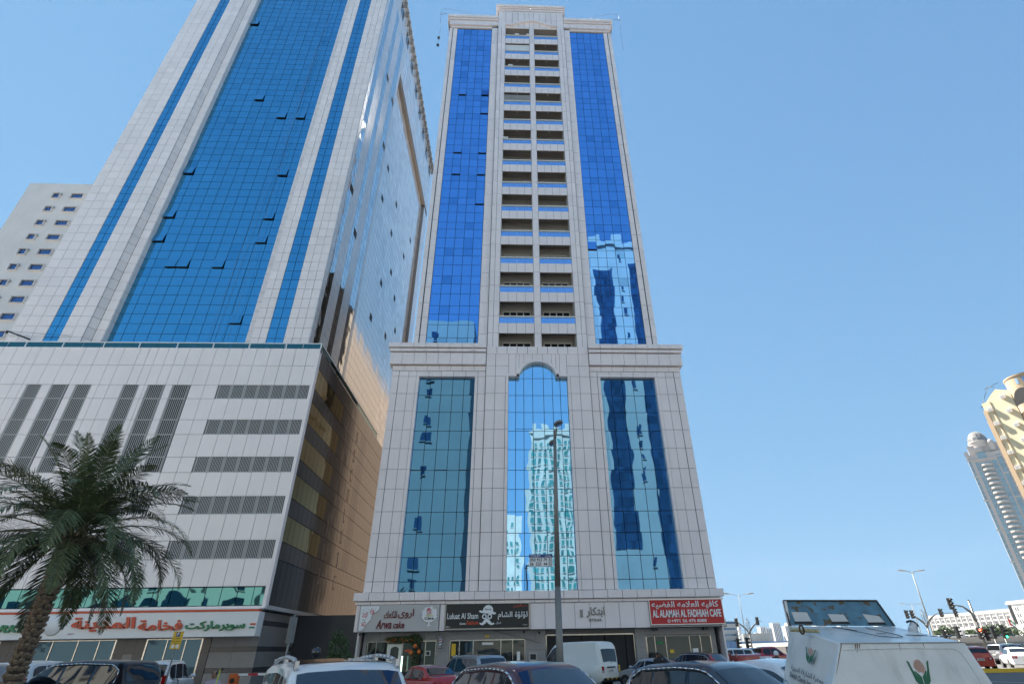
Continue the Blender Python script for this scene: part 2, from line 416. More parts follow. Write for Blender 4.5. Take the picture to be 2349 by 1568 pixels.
# minor split transoms of the opening lights
for (i, j) in ((1, 8), (2, 8), (4, 8), (5, 8), (3, 3), (2, 6)):
    tr = MB(); tr.box(CX7[i], CX7[i+1], YP+.325, YP+.345, ZR[j]+.18, ZR[j]+.21); part('opening_light_frame', tr, m_dark)
for i in (0, 2, 4):
    tr = MB(); tr.box(-8.3+i, -7.3+i, YP+.31, YP+.345, 14.85, 14.92); part('opening_light_frame', tr, m_dark)
# arch header above the centre window
def archz(x):
    u = (x-2.33)/1.68
    return 23.3 + 1.47*math.sqrt(max(0, 1-u*u)) if abs(u) < 1 else 23.3
xs = [-.3, .35, .65, 1.07, 1.87, 2.8, 3.6, 4.01, 4.35, 5.0]
for a, b in zip(xs, xs[1:]):
    h = MB(); n = 9; a2, b2 = a+.012, b-.012
    pts = [(a2+(b2-a2)*i/n, archz(a2+(b2-a2)*i/n)) for i in range(n+1)]
    h.prism(pts+[(b2, 25.58), (a2, 25.58)], YP-.12, YP+.3); part('arch_panel', h, m_clad)
h = MB()
for i in range(24):
    a0, a1 = math.pi*i/24, math.pi*(i+1)/24
    q = lambda a, r: (2.33+1.68*r*math.cos(a), 23.3+1.47*r*math.sin(a))
    h.prism([q(a0, 1.0), q(a1, 1.0), q(a1, 1.14), q(a0, 1.14)], YP-.19, YP-.121)
part('arch_moulding', h, m_clad)
h = MB(); h.box(-.35, .64, YP-.19, YP-.121, 23.3, 23.52); h.box(4.02, 5.05, YP-.19, YP-.121, 23.3, 23.52)
h.box(-1.9, -1.84, YP-.16, YP-.121, 23.9, 25.58); h.box(6.52, 6.58, YP-.16, YP-.121, 23.9, 25.58); h.box(-1.9, 6.58, YP-.16, YP-.121, 25.58, 25.63)
part('bay_moulding', h, m_clad)
for x0, x1 in ((-2.35, -1.5), (-1.5, -.3), (5.0, 6.1), (6.1, 7.05)):
    for z0, z1 in ((23.3, 24.36), (24.36, 25.6)): panel(x0, x1, z0, z1, YP-.12)
xx = lin(-2.35, 7.05, 10)
for a, b in zip(xx, xx[1:]): panel(a, b, 25.6, 26.4, YP-.12)
# podium cornices
def cornice(x0, x1, tiers, n, ret=None):
    for z0, z1, pr in tiers:
        L = lin(x0-(pr if ret in ('L',) else 0), x1+(pr if ret in ('R',) else 0), n)
        for a, b in zip(L, L[1:]): panel(a, b, z0, z1, YP-pr, th=pr+.3, kind='cornice_block', g=.014)
TC = [(23.88, 24.38, .02), (24.42, 25.6, .28), (25.68, 26.0, .38), (26.06, 26.52, .5)]
cornice(-10.75, -2.38, TC, 8, 'L'); cornice(7.08, 15.45, TC, 8, 'R')
c = MB(); c.box(-10.75, -2.38, YP+.1, YP+.4, 23.9, 26.4); c.box(7.08, 15.45, YP+.1, YP+.4, 23.9, 26.4)
for z0, z1, pr in TC:
    c.box(-10.75-pr, -10.74, YP+.3, 60, z0, z1); c.box(15.44, 15.45+pr, YP+.3, 60, z0, z1)
part('cornice_return', c, m_clad)
# tower wings: floors
YW = YP+.42
TK = [27.9+3.63*k for k in range(-1, 15)]       # opening heads
gz = [26.4]
for k in range(-1, 14):
    b = 27.62+3.63*k
    for d in (0, 1.43, 2.63): gz.append(b+d+0.0)
gz = sorted(set([z for z in gz if 26.39 < z < 78.0]))
gz.append(78.86)
glasswall(lin(-8.1, -3.25, 5), gz, YP+.455, m_glassM)
glasswall(lin(7.95, 12.8, 5), gz, YP+.455, m_glassM)
tz = [26.4] + [z for k in range(15) for z in (27.9+3.63*k-.0, 27.9+3.63*k+1.95)] ; tz = [z for z in tz if z < 78.6]+[79.0]
for a, b in ((-9.2, -8.8), (-8.72, -8.12), (12.82, 13.38), (13.46, 13.9)):
    for z0, z1 in zip(tz, tz[1:]): panel(a, b, z0, z1, YW)
for a, b in ((-3.22, -2.35), (7.1, 7.92)):
    for z0, z1 in zip(tz, tz[1:]): panel(a, b, z0, z1, YP+.2, th=.28)
for a, b in ((-2.32, -1.82), (-1.82, -1.27), (6.08, 6.62), (6.62, 7.07), (2.1, 2.76)):
    for z0, z1 in zip(tz, tz[1:]): panel(a, b, z0, z1, YP-.02)
# open sashes on the left glass strip
for dx, dy in ((1060, 219), (1112, 222), (1110, 265), (1046, 356), (1104, 352), (1041, 407), (1102, 408), (1098, 462), (1115, 220), (1364, 580)):
    x, z = unproj(dx, dy, YP+.5)
    i = math.floor((x+8.1)/.97) if x < 0 else math.floor((x-7.95)/.97); x0 = (-8.1 if x < 0 else 7.95)+i*.97
    zz = max([q for q in gz if q < z+.4] or [gz[0]]);
    o = MB(); o.box(x0+.03, x0+.94, YP+.35, YP+.44, zz+.02, zz+.1); part('open_sash_gap', o, m_dark)
    o = MB(); T = Matrix.Translation((0, YP+.47, zz+1.2)) @ Matrix.Rotation(R(-5), 4, 'X'); o.box(x0+.03, x0+.94, -.02, .01, -1.15, 0, 0, T)
    part('open_sash', o, m_glassM)
# balconies
for k in range(-1, 14):
    T0 = 27.9+3.63*k; z0 = T0 if k >= 0 else 26.42
    for s, (a, b) in enumerate(((-1.27, 2.1), (2.76, 6.08))):
        if k >= 0:
            for x0, x1 in zip(lin(a, b, 4), lin(a, b, 4)[1:]): panel(x0, x1, z0, T0+1.16, YP+.02, kind='balcony_panel', th=.05)
            h = MB(); h.box(a+.02, b-.02, YP+.08, 44.9, T0+.95, T0+1.12); part('balcony_slab', h, m_balc)
            h = MB(); h.box(a+.01, b-.01, YP+.071, YP+.16, T0+.02, T0+.94); part('balcony_upstand', h, m_balc)
            for x0, x1 in zip(lin(a, b, 4), lin(a, b, 4)[1:]): pane(x0, x1, T0+1.18, T0+1.84, YP+.07, m_balglass, g=.006, kind='balustrade_pane')
            h = MB(); h.box(a+.005, b-.005, YP-.02, YP+.1, T0+1.84, T0+1.97); part('handrail', h, m_rail)
        # rear wall with sliding door
        h = MB(); h.box(a, b, 44.82, 44.94, T0+1.12, T0+4.58)
        h.box(a, a+.03, YP+.1, 44.82, T0+1.12, T0+4.58); h.box(b-.03, b, YP+.1, 44.82, T0+1.12, T0+4.58)
        part('balcony_wall', h, m_balwall)
        zt = T0+3.63-.12
        h = MB(); fx0, fx1 = a+.35, b-.3
        for q in lin(fx0, fx1, 4): h.box(q-.05, q+.05, 44.72, 44.81, T0+1.2, zt)
        h.box(fx0-.05, fx1+.05, 44.71, 44.815, zt-.02, zt+.14); part('sliding_door_frame', h, m_frame)
        h = MB(); h.box(fx0+.03, fx1-.03, 44.77, 44.80, T0+1.2, zt-.03); part('sliding_door_glass', h, m_blackgl)
        h = MB(); h.rev([(0, -.1), (.09, -.08), (.12, 0), (0, 0)], ((a+b)/2, 43.9, T0+4.57), 12); part('ceiling_lamp', h, m_lettw)
for zz in [27.9+3.63*14]:
    for a, b in ((-1.27, 2.1), (2.76, 6.08)):
        h = MB(); h.box(a+.02, b-.02, YP+.08, 44.9, zz+.05, zz+.3); part('balcony_slab', h, m_balc)
# things on individual balconies: slatted screen, blind, dishes
h = MB(); zf = 27.9+3.63*9+1.97
for i in range(28): h.box(-1.2+i*.117, -1.16+i*.117, YP+.1, YP+.14, zf, zf+1.25)
h.box(-1.24, 2.08, YP+.09, YP+.15, zf+.02, zf+.07); part('balcony_screen', h, m_frame, kind='stuff')
h = MB(); zf = 27.9+3.63*12+1.97; h.box(-1.24, 2.08, YP+.2, YP+.23, zf, zf+1.55); part('balcony_blind', h, m_frame)
for x, k in ((.35, 13), (1.95, 13), (-.5, 11), (-1.0, 7)):
    zf = 27.9+3.63*k+1.97; h = MB(); h.box(x-.3, x+.3, YP-.12, YP+.2, zf+.02, zf+.17); part('rail_top_unit', h, m_lettw)
h = MB(); zf = 27.9+3.63*5+1.97
for i in range(3): h.tube([(1.4+i*.14, YP+.3, zf), (1.2+i*.25, YP+.25, zf+.5)], .02, 5)
part('drying_rack', h, m_lettw)
# crown
for a, b in ((-9.35, -2.35), (7.07, 14.05)):
    for z0, z1, pr in ((79.05, 79.4, -.3), (79.46, 80.44, -.08), (80.52, 80.84, .05), (80.9, 81.5, .2)):
        L = lin(a-(pr if a < 0 else 0), b+(pr if a > 0 else 0), 7)
        for x0, x1 in zip(L, L[1:]): panel(x0, x1, z0, z1, YP-pr, th=.5+pr, kind='cornice_block', g=.012)
xs = [-2.35, -1.27, -.3, .55, 1.4, 2.1, 2.76, 3.6, 4.5, 5.3, 6.08, 7.07]
for a, b in zip(xs, xs[1:]):
    panel(a, b, 79.0, 80.9, YP); panel(a, b, 80.9, 83.05, YP)
for z0, z1, pr in ((83.1, 83.5, .08), (83.56, 83.8, .2), (83.86, 84.35, .34)):
    L = lin(-2.35-pr, 7.07+pr, 8)
    for x0, x1 in zip(L, L[1:]): panel(x0, x1, z0, z1, YP-pr, th=.5+pr, kind='cornice_block', g=.012)
c = MB(); c.box(-9.62, -9.4, YP+.3, 62, 80.5, 81.5); c.box(14.1, 14.3, YP+.3, 62, 80.5, 81.5); c.box(-2.7, -2.46, YP+.3, 60, 83.2, 84.35); c.box(7.16, 7.4, YP+.3, 60, 83.2, 84.35)
part('cornice_return', c, m_clad)
h = MB()
cv = [(-1.3, 79.0), (-.45, 79.02), (.3, 79.45), (1.3, 79.9), (2.1, 80.15), (2.75, 80.15), (3.6, 79.85), (4.5, 79.4), (5.3, 78.98), (6.1, 78.95)]
for (xa, za), (xb, zb) in zip(cv, cv[1:]): h.prism([(xa, za+.1), (xb, zb+.1), (xb, zb+.42), (xa, za+.42)], YP-.30, YP-.001)
part('pediment_moulding', h, m_clad)
h = MB()
for a, b in ((-1.27, 2.1), (2.76, 6.08)): h.box(a, b, YP, YP+.07, 78.72, 78.98)
part('balcony_panel', h, m_clad)
# string light cables swinging off the crown corners
for sx, X in ((-1, -9.5), (1, 14.2)):
    h = MB(); pts = [(X-sx*3, 42.7, 81.7), (X-sx*1.6, 42.6, 82.0), (X, 42.5, 82.2), (X+sx*.9, 42.4, 81.9), (X+sx*1.1, 42.4, 80.5), (X+sx*.9, 42.5, 78.5), (X+sx*.85, 42.5, 76.0), (X+sx*.9, 42.5, 73.3)]
    h.tube(pts, .016, 5); h.tube([pts[4], (X+sx*.1, 42.6, 81.2)], .028, 5); part('light_cable', h, m_pole)
for z in (73.2, 74.9):
    h = MB(); h.rev([(0, -.2), (.16, -.12), (.2, .05), (.1, .2), (0, .22)], (-10.4, 42.5, z), 8); part('hanging_floodlight', h, m_black)
h = MB(); h.tube([(-2.6, 42.6, 82.0), (.5, 42.6, 81.75), (3, 42.6, 81.6), (7.2, 42.6, 81.9)], .014, 5); part('light_cable', h, m_rail)
# belt course and fascia
for a, b in zip(lin(-11.25, 15.8, 25), lin(-11.25, 15.8, 25)[1:]):
    panel(a, b, 5.18, 5.74, YP-.35, th=.5, kind='belt_panel'); 
for a, b in zip(lin(-11.1, 15.7, 25), lin(-11.1, 15.7, 25)[1:]): panel(a, b, 4.95, 5.14, YP-.2, th=.4, kind='belt_panel')
for a, b in [(-11.0, -10.72), (-5.03, -4.66)]+list(zip(lin(1.42, 10.1, 8), lin(1.42, 10.1, 8)[1:]))+[(15.3, 15.62)]:
    panel(a, b, 3.24, 4.92, YP-.12, th=.2, kind='fascia_panel')
c = MB(); c.box(-11.0, 15.55, YP-.05, YP+.6, 3.26, 5.7); part('fascia_backing', c, m_clad_d)
# ground floor: granite wall with openings
YG = 43.75
c = MB(); c.box(-10.35, 14.95, YG+.25, 46.5, 0, 3.24); part('shop_interior', c, m_dark)
def granite(x0, x1, z0, z1, y=YG):
    nx = max(1, round((x1-x0)/.8)); nz = max(1, round((z1-z0)/.65))
    X = lin(x0, x1, nx); Z = lin(z0, z1, nz)
    for a, b in zip(X, X[1:]):
        for e, f in zip(Z, Z[1:]): P.add('granite_tile', m_granite, a+.004, b-.004, y, y+.24, e+.004, f-.004)
for x0, x1 in ((-10.4, -10.1), (-5.25, -4.3), (1.1, 2.55), (9.1, 9.85), (14.65, 15.0)): granite(x0, x1, .14, 3.24)
for x0, x1 in ((-10.1, -5.25), (-4.3, 1.1), (9.85, 14.65)): granite(x0, x1, 2.68, 3.24)
c = MB(); c.box(2.55, 9.1, YG+.02, YG+.24, 2.95, 3.24); part('entrance_head', c, m_granite_d)
def shopwin(x0, x1, z0, z1, mull, y, m=m_shopglass, fm=m_chrome, w=.045):
    h = MB(); h.box(x0-w, x0+w, y-.06, y+.06, z0, z1); h.box(x1-w, x1+w, y-.06, y+.06, z0, z1); h.box(x0+w, x1-w, y-.06, y+.06, z1-w, z1+w)
    for q in mull: h.box(q-.03, q+.03, y-.05, y+.05, z0, z1-w)
    part('window_frame', h, fm)
    X = [x0]+list(mull)+[x1]
    for a, b in zip(X, X[1:]): P.add('shop_pane', m, a+.03, b-.03, y-.01, y+.01, z0, z1-.04, .003)
shopwin(-10.1, -5.25, .14, 2.66, [-9.47, -8.69, -7.6, -6.0], YG+.06)
shopwin(-4.28, 1.08, .14, 2.66, [-3.6, -2.62, -.65, .2], YG+.06)
shopwin(2.62, 9.05, .14, 2.9, [3.8, 5.2, 6.9, 8.4], YG+.3)
shopwin(9.88, 14.62, .14, 2.8, [10.5, 11.3, 13.05, 13.85], YG+.06)
for x0, x1, z0, z1, m in ((-4.15, -3.85, 1.7, 2.45, m_yellow), (-4.0, -3.72, 1.2, 1.75, m_lettw), (.5, .72, 1.3, 1.9, m_lettw), (-7.4, -7.0, 2.0, 2.15, m_redl), (-2.0, -1.2, 2.35, 2.5, m_lettw), (13.2, 13.6, 1.5, 1.9, m_lettw), (10.6, 11.1, 2.2, 2.4, m_green)):
    h = MB(); h.box(x0, x1, YG+.035, YG+.045, z0, z1); part('window_poster', h, m)
# white panelled door of the cake shop
h = MB(); h.box(-8.66, -7.64, YG-.02, YG+.04, .14, 2.5); part('shop_door', h, m_frame)
h = MB(); h.prism([(-8.42, 1.5), (-8.42, 2.2), (-8.34, 2.28), (-8.2, 2.34), (-8.05, 2.34), (-7.94, 2.28), (-7.86, 2.2), (-7.86, 1.5)], YG-.035, YG-.021); h.box(-8.42, -7.86, YG-.035, YG-.021, .6, 1.35); part('door_glass', h, m_blackgl)
h = MB(); h.box(-7.75, -7.72, YG-.1, YG-.04, 1.1, 1.6); part('door_handle', h, m_alu)
h = MB(); h.box(-5.95, -5.62, YG-.02, YG+.03, 1.75, 2.05); part('wall_notice', h, m_frame)
h = MB(); h.box(-5.9, -5.67, YG-.025, YG-.021, 1.79, 2.01); part('wall_notice_print', h, m_black)
h = MB(); h.box(1.35, 1.95, YG-.08, YG-.001, 1.35, 1.85); part('bank_machine_hood', h, m_kerb)
h = MB(); h.box(1.45, 1.85, YG-.09, YG-.081, 1.4, 1.72); part('bank_machine_screen', h, m_black)
h = MB(); h.box(-1.8, -1.5, YG-.05, YG-.001, 2.82, 2.95); part('door_number_plate', h, m_yellow)
h = MB(); h.box(11.5, 11.8, YG-.02, YG+.02, 1.65, 1.85); part('yellow_window_sticker', h, m_yellow)
for x in (10.5, 14.2): 
    h = MB(); h.box(x-.16, x+.16, YP+.1, YP+.5, 3.05, 3.25); part('downlight', h, m_black)
for x, z in ((-10.6, 3.08), (.95, 3.08), (2.05, 3.0)):
    h = MB(); h.cone((x, YP+.3, z+.1), (x+.05, YP-.02, z), .05, .07, 8); part('security_camera', h, m_black)
h = MB(); h.tube([(2.2, YG-.2, 2.4), (-1.1, YP+.3, 3.22)], .012, 5); part('loose_cable', h, m_black)
P.flush()

# to-let banner in the centre window
b = thing('to_let_banner', 'white TOLET banner with phone numbers hanging in the centre window', 'banner', (2.3, YP+.22, 7.4))
B0 = (2.3, YP+.22, 7.4)
h = MB(); h.box(1.42, 3.2, YP+.2, YP+.22, 7.44, 8.06); part('banner_sheet', h, m_lettw, b, B0)
h = MB(); h.box(1.42, 3.2, YP+.2, YP+.22, 8.062, 8.3); part('banner_header', h, mat('blue_print', (.05, .07, .22), .5), b, B0)
text('lettering', 'TOLET', m_lettw, 1.5, 2.3, 8.1, 8.26, YP+.199, b, B0, .005)
text('small_lettering', 'RAHAB', m_lettw, 2.65, 3.05, 8.12, 8.22, YP+.199, b, B0, .005)
text('lettering', '050 953 79 32', m_black, 1.47, 3.15, 7.79, 8.02, YP+.199, b, B0, .005, .02)
text('lettering', '06  525  44 55', m_black, 1.47, 3.15, 7.49, 7.73, YP+.199, b, B0, .005, .02)

# ---- shop signs
YS = 42.74
def board(name, label, x0, x1, z0, z1, m, edge=None, th=.12):
    o = thing(name, label, 'sign', ((x0+x1)/2, YS, z0)); base = ((x0+x1)/2, YS, z0)
    h = MB(); h.box(x0, x1, YS, YS+th, z0, z1); part('sign_board', h, m, o, base)
    if edge:
        h = MB(); w = .05
        h.box(x0-w, x1+w, YS-.03, YS+th, z1+.001, z1+w); h.box(x0-w, x1+w, YS-.03, YS+th, z0-w, z0-.001)
        h.box(x0-w, x0-.001, YS-.03, YS+th, z0, z1); h.box(x1+.001, x1+w, YS-.03, YS+th, z0, z1); part('sign_edge', h, edge, o, base)
    return o, base
m_cakebg = mat('cake_sign_grey', (.50, .48, .46), .45)
o, B0 = board('shop_sign', 'pale grey cake shop sign with maroon script and rose cut-outs', -10.68, -5.08, 3.24, 4.92, m_cakebg)
YL = YS-.001
text('lettering', 'Arwa', m_maroonl, -9.42, -8.35, 3.42, 3.98, YL, o, B0, .06, .01, .25)
text('lettering', 'cake', m_maroonl, -8.22, -7.45, 3.44, 3.87, YL, o, B0, .06, .01, .2)
text('arabic_lettering', 'اروى', m_maroonl, -7.95, -6.85, 4.05, 4.66, YL, o, B0, .06, .01, 0, arabic=True)
text('arabic_lettering', 'للكعك', m_maroonl, -8.95, -8.05, 4.08, 4.55, YL, o, B0, .06, .0, 0, arabic=True)
h = MB(); pts = [(-10.62, 4.86), (-9.32, 4.86), (-9.35, 4.62), (-9.62, 4.4), (-9.85, 4.22), (-9.8, 4.05), (-10.0, 3.85), (-10.2, 3.55), (-10.35, 3.36), (-10.6, 3.3)]
h.prism(pts, YS-.07, YS-.002); part('rose_cutout', h, m_lettw, o, B0)
def blobs(mb, c, r, n, rr_, y):
    for i in range(n):
        a = random.uniform(0, 6.28); d = r*math.sqrt(random.random()); x, z = c[0]+d*math.cos(a), c[1]+d*math.sin(a)
        q = random.uniform(.6, 1)*rr_; k = 6; ph = random.random()*6
        y -= .0006
        mb.face([(x+q*math.cos(ph+j*6.283/k)*random.uniform(.6, 1), y, z+q*math.sin(ph+j*6.283/k)*random.uniform(.6, 1)) for j in range(k)])
    return y
h = MB(); h2 = MB()
for c_, r_ in (((-10.25, 4.3), .2), ((-9.78, 4.5), .17), ((-10.3, 3.72), .17)): blobs(h, c_, r_, 22, .05, YS-.071)
for c_, r_ in (((-10.25, 4.45), .32), ((-9.75, 4.55), .28), ((-10.3, 3.75), .28)): blobs(h2, c_, r_, 16, .035, YS-.071)
part('printed_rose', h, m_lpink, o, B0, kind='stuff'); part('printed_leaf', h2, m_lgreen, o, B0, kind='stuff')
h = MB(); pts = []
for i in range(44):
    a = 6.283*i/44; rd = 1+.12*math.sin(i*2.9)+.06*math.sin(i*5.1); pts.append((-5.75+.55*rd*math.cos(a), 4.3+.5*rd*math.sin(a)))
h.prism(pts, YS-.06, YS-.002); h.prism([(-6.15, 3.93), (-5.32, 3.93), (-5.45, 3.85), (-5.68, 3.8), (-5.68, 3.62), (-5.55, 3.54), (-5.92, 3.54), (-5.8, 3.62), (-5.8, 3.8), (-6.02, 3.85)], YS-.05, YS-.002)
part('cake_stand_cutout', h, m_lettw, o, B0)
h = MB(); h2 = MB(); blobs(h, (-5.75, 4.48), .2, 30, .06, YS-.061); blobs(h2, (-5.75, 4.42), .42, 26, .035, YS-.061)
part('printed_rose', h, m_lpink, o, B0, kind='stuff'); part('printed_leaf', h2, m_lgreen, o, B0, kind='stuff')
text('small_lettering', 'Arwa', m_gold, -6.0, -5.5, 4.15, 4.3, YS-.075, o, B0, .01, 0, .3)
text('small_lettering', 'Cake', m_black, -6.08, -5.42, 3.96, 4.12, YS-.062, o, B0, .02, .02)

o, B0 = board('shop_sign', 'black gents salon sign with a white bowler hat and moustache emblem', -4.58, 1.34, 3.36, 4.92, m_blksign, m_chrome)
text('lettering', 'Luluat Al Sham', m_lettw, -4.48, -2.28, 3.96, 4.34, YL, o, B0, .03, .012)
text('small_lettering', 'Gents', m_lettw, -3.58, -3.15, 3.6, 3.74, YL, o, B0, .02, .02)
text('lettering', 'Salon', m_redl, -3.1, -2.25, 3.6, 3.84, YL, o, B0, .03, .02)
text('arabic_lettering', 'لؤلؤة الشام', m_lettw, -.88, 1.24, 3.86, 4.4, YL, o, B0, .03, .012, arabic=True)
text('arabic_lettering', 'صالون', m_redl, .2, 1.2, 4.66, 4.86, YL, o, B0, .02, .01, arabic=True)
text('arabic_lettering', 'للرجال', m_lettw, -1.02, -.66, 3.6, 3.76, YL, o, B0, .02, .01, arabic=True)
text('small_lettering', 'فرع-١', m_lettw, .9, 1.2, 3.48, 3.6, YL, o, B0, .02, .0, arabic=True)
text('small_lettering', 'BR-1', m_lettw, -4.5, -4.25, 3.44, 3.52, YL, o, B0, .02, .01)
h = MB()
h.prism([(-2.25, 4.42), (-2.1, 4.34), (-1.1, 4.22), (-1.0, 4.3), (-1.08, 4.36), (-1.22, 4.4), (-1.24, 4.62), (-1.36, 4.78), (-1.55, 4.84), (-1.75, 4.8), (-1.9, 4.66), (-1.97, 4.46), (-2.18, 4.5)], YL-.03, YL)
for cx in (-1.84, -1.46):
    for i in range(16):
        a0, a1 = 6.283*i/16, 6.283*(i+1)/16; q = lambda a, r: (cx+r*math.cos(a), 4.1+r*math.sin(a))
        h.prism([q(a0, .09), q(a1, .09), q(a1, .17), q(a0, .17)], YL-.03, YL)
h.prism([(-1.66, 4.0), (-1.5, 3.9), (-1.3, 3.68), (-1.12, 3.7), (-1.16, 3.58), (-1.36, 3.55), (-1.52, 3.62), (-1.66, 3.76), (-1.8, 3.62), (-1.96, 3.55), (-2.14, 3.6), (-2.18, 3.72), (-2.02, 3.68), (-1.82, 3.9)], YL-.03, YL)
part('hat_and_moustache_emblem', h, m_lettw, o, B0)
text('small_lettering', 'Gents', m_dgrey, -1.82, -1.36, 4.5, 4.62, YL-.031, o, B0, .005, .02)

o = thing('raised_building_name', 'grey metal building name letters with IBTIKAR below, above the entrance', 'sign', (6.0, YP-.14, 3.7)); B0 = (6.0, YP-.14, 3.7); yb = YP-.121
text('arabic_lettering', 'ابتكار', m_silverl, 5.5, 6.85, 3.92, 4.62, yb, o, B0, .06, .025, arabic=True)
text('numeral', '1', m_silverl, 5.05, 5.25, 3.95, 4.45, yb, o, B0, .06, .03)
text('lettering', 'IBTIKAR', m_silverl, 5.66, 6.6, 3.7, 3.87, yb, o, B0, .05, .01)

o, B0 = board('cafe_sign', 'red cafe sign with white lettering at the right corner', 10.16, 15.5, 3.44, 5.0, m_red, m_alu)
text('arabic_lettering', 'كافيه العلامه الفضيه', m_lettw, 10.3, 15.25, 4.42, 4.92, YL, o, B0, .03, .015, arabic=True)
text('lettering', 'AL ALAMAH AL FADHIAH CAFE', m_lettw, 10.3, 15.35, 3.86, 4.36, YL, o, B0, .04, .03)
text('lettering', '+971 56 475 8088', m_lettw, 11.62, 14.2, 3.53, 3.74, YL, o, B0, .02, .02)
h = MB()
for i in range(14):
    a0, a1 = 6.283*i/14, 6.283*(i+1)/14; q = lambda a, r: (11.45+r*math.cos(a), 3.635+r*math.sin(a))
    h.prism([q(a0, .075), q(a1, .075), q(a1, .11), q(a0, .11)], YL-.02, YL)
h.tube([(11.41, YL-.01, 3.68), (11.43, YL-.01, 3.62), (11.49, YL-.01, 3.59)], .018, 6); part('phone_emblem', h, m_lettw, o, B0)

# ================================================================ LEFT TOWER (white cladding, big teal-blue glass, louvred parking podium)
BL = (-30.0, 60.0, 0.0)
t = thing('office_tower', 'huge white tower with one wide blue glass wall above a louvred parking podium', 'tower', BL)
P = Pieces(t, BL)
def part(name, mb, m, root=None, base=None, **k):
    root = root if root is not None else t; base = BL if base is None else base
    mb.v = [tuple(Vector(p)-Vector(base)) for p in mb.v]
    return mb.build(name, m, root, **k)
Y0 = 40.0; XR = -16.26
ZL = [5.98, 7.73, 8.95, 10.74, 12.0, 13.78, 14.96, 16.74, 17.95, 19.75, 20.95, 22.74, 24.4]
xj = [-52, -50.9, -49.8, -48.7, -47.6, -46.5, -45.4, -44.3, -43.1, -42.05, -40.97, -39.84, -39.08, -37.95, -36.8, -35.5, -34.4, -33.2, -32.35, -31.06, -30.3, -29.6, -28.75, -27.98, -27.06, -25.97, -24.86, -23.8, -22.64, -21.54, -20.4, -19.37, -18.3, -17.25, XR]
stk = [(-45.2, -43.9), (-43.4, -42.1), (-38.72, -37.57), (-36.83, -35.6), (-34.95, -33.72), (-31.25, -30.02), (-29.33, -28.03), (-27.41, -26.06)]
c = MB(); c.box(-60, XR-.1, Y0+.55, 66, 4.8, 24.3)
part('structural_wall', c, m_joint)
c = MB(); c.box(-60, XR-.02, Y0+.062, Y0+.5, 4.66, 4.8); c.box(-60, XR, Y0+.1, Y0+.5, 24.1, 24.38); part('ledge', c, m_white)
louv_rows = {2: 0, 4: 0, 6: 0, 8: 0, 10: 0}
def louver(x0, x1, z0, z1, n):
    h = MB(); h.box(x0, x0+.05, Y0+.02, Y0+.14, z0, z1); h.box(x1-.05, x1, Y0+.02, Y0+.14, z0, z1); h.box(x0+.05, x1-.05, Y0+.03, Y0+.12, z0, z0+.05)
    part('louvre_frame', h, m_slat)
    for i in range(n):
        xx_ = x0+.05+(x1-x0-.1)*(i+.5)/n
        P.add('louvre_slat', m_slat, xx_-.022, xx_+.022, Y0+.03, Y0+.055, z0+.05, z1)
# which x ranges are louvred in each row
def rows_for(i):
    z0, z1 = ZL[i], ZL[i+1]; out = []
    isl = i in (1, 3, 5, 7, 9)
    if isl: out.append('H')
    if i >= 5 and i <= 9: out.append('V')
    if i in (1, 2, 3): out.append('L')
    return z0, z1, out
HX = lin(-23.75, -16.4, 7)
for i in range(12):
    z0, z1, kinds = rows_for(i)
    spans = []
    if 'H' in kinds: spans += [(a, b) for a, b in zip(HX, HX[1:])]
    if 'V' in kinds: spans += stk
    if 'L' in kinds and i != 2: spans += stk[5:]
    for a, b in spans: louver(a+.02, b-.02, z0, z1, 8)
    # panels fill the rest
    spans.sort(); cuts = sorted(set([x for x in xj] + [q for s in spans for q in s]))
    for a, b in zip(cuts, cuts[1:]):
        m_ = (a+b)/2
        if b-a < .12 or any(s0 <= m_ <= s1 for s0, s1 in spans): continue
        panel(a, b, z0, z1, Y0, PP=P, m=m_white)
c = MB()      # dark car-park void behind the louvres and its slab edges
c.box(-60, XR-.12, Y0+.5, Y0+.54, 5.0, 24.2); part('parking_void', c, m_dark)
h = MB(); h.tube([(-44.2, Y0+.3, 14.25), (-43.2, Y0+.3, 14.0)], .03, 6); part('parking_tube_lamp', h, m_lettw)
# green glass band
for a, b in zip(xj, xj[1:]): pane(a, b, 4.82, 5.95, Y0+.04, m_glassG, PP=P)
# corner post
c = MB(); c.box(XR-.24, XR, Y0-.015, Y0+.45, 4.66, 24.36); part('corner_post', c, m_white)
# side wall of the podium
YS0, YS1 = 40.47, 66.0
XS = XR
c = MB(); c.box(XR-.14, XR-.1, Y0+.5, 66, 4.85, 24.2); part('side_backing', c, m_joint)
def sp(y0, y1, z0, z1, m, kind='side_panel', th=.05, rec=0.0):
    P.add(kind, m, XS-.1-rec, XS-.1+th-rec, y0+.02, y1-.02, z0+.02, z1-.02, .002 if kind == 'side_pane' else 0)
ym = lin(YS0, 48.5, 8); yn = [48.5, 49.3, 50.2, 51.1]; yk = [51.1, 52.0, 53.0]; yo = [53.0, 53.9, 54.8, 55.7]; yp = [55.7, 56.8, 58.0]; yq = [58, 59, 60, 61.2, 62.4, 63.6, 64.8, 66]
SB = [4.87, 7.75] + ZL[2:]
m_sidep = mat('warm_reflective_panel', (.125, .108, .095), .12, .55, var=.16, wave=.012, wscale=.8)
m_sided = mat('dark_bronze_panel', (.055, .048, .045), .12, .5, var=.1, wave=.01, wscale=.8)
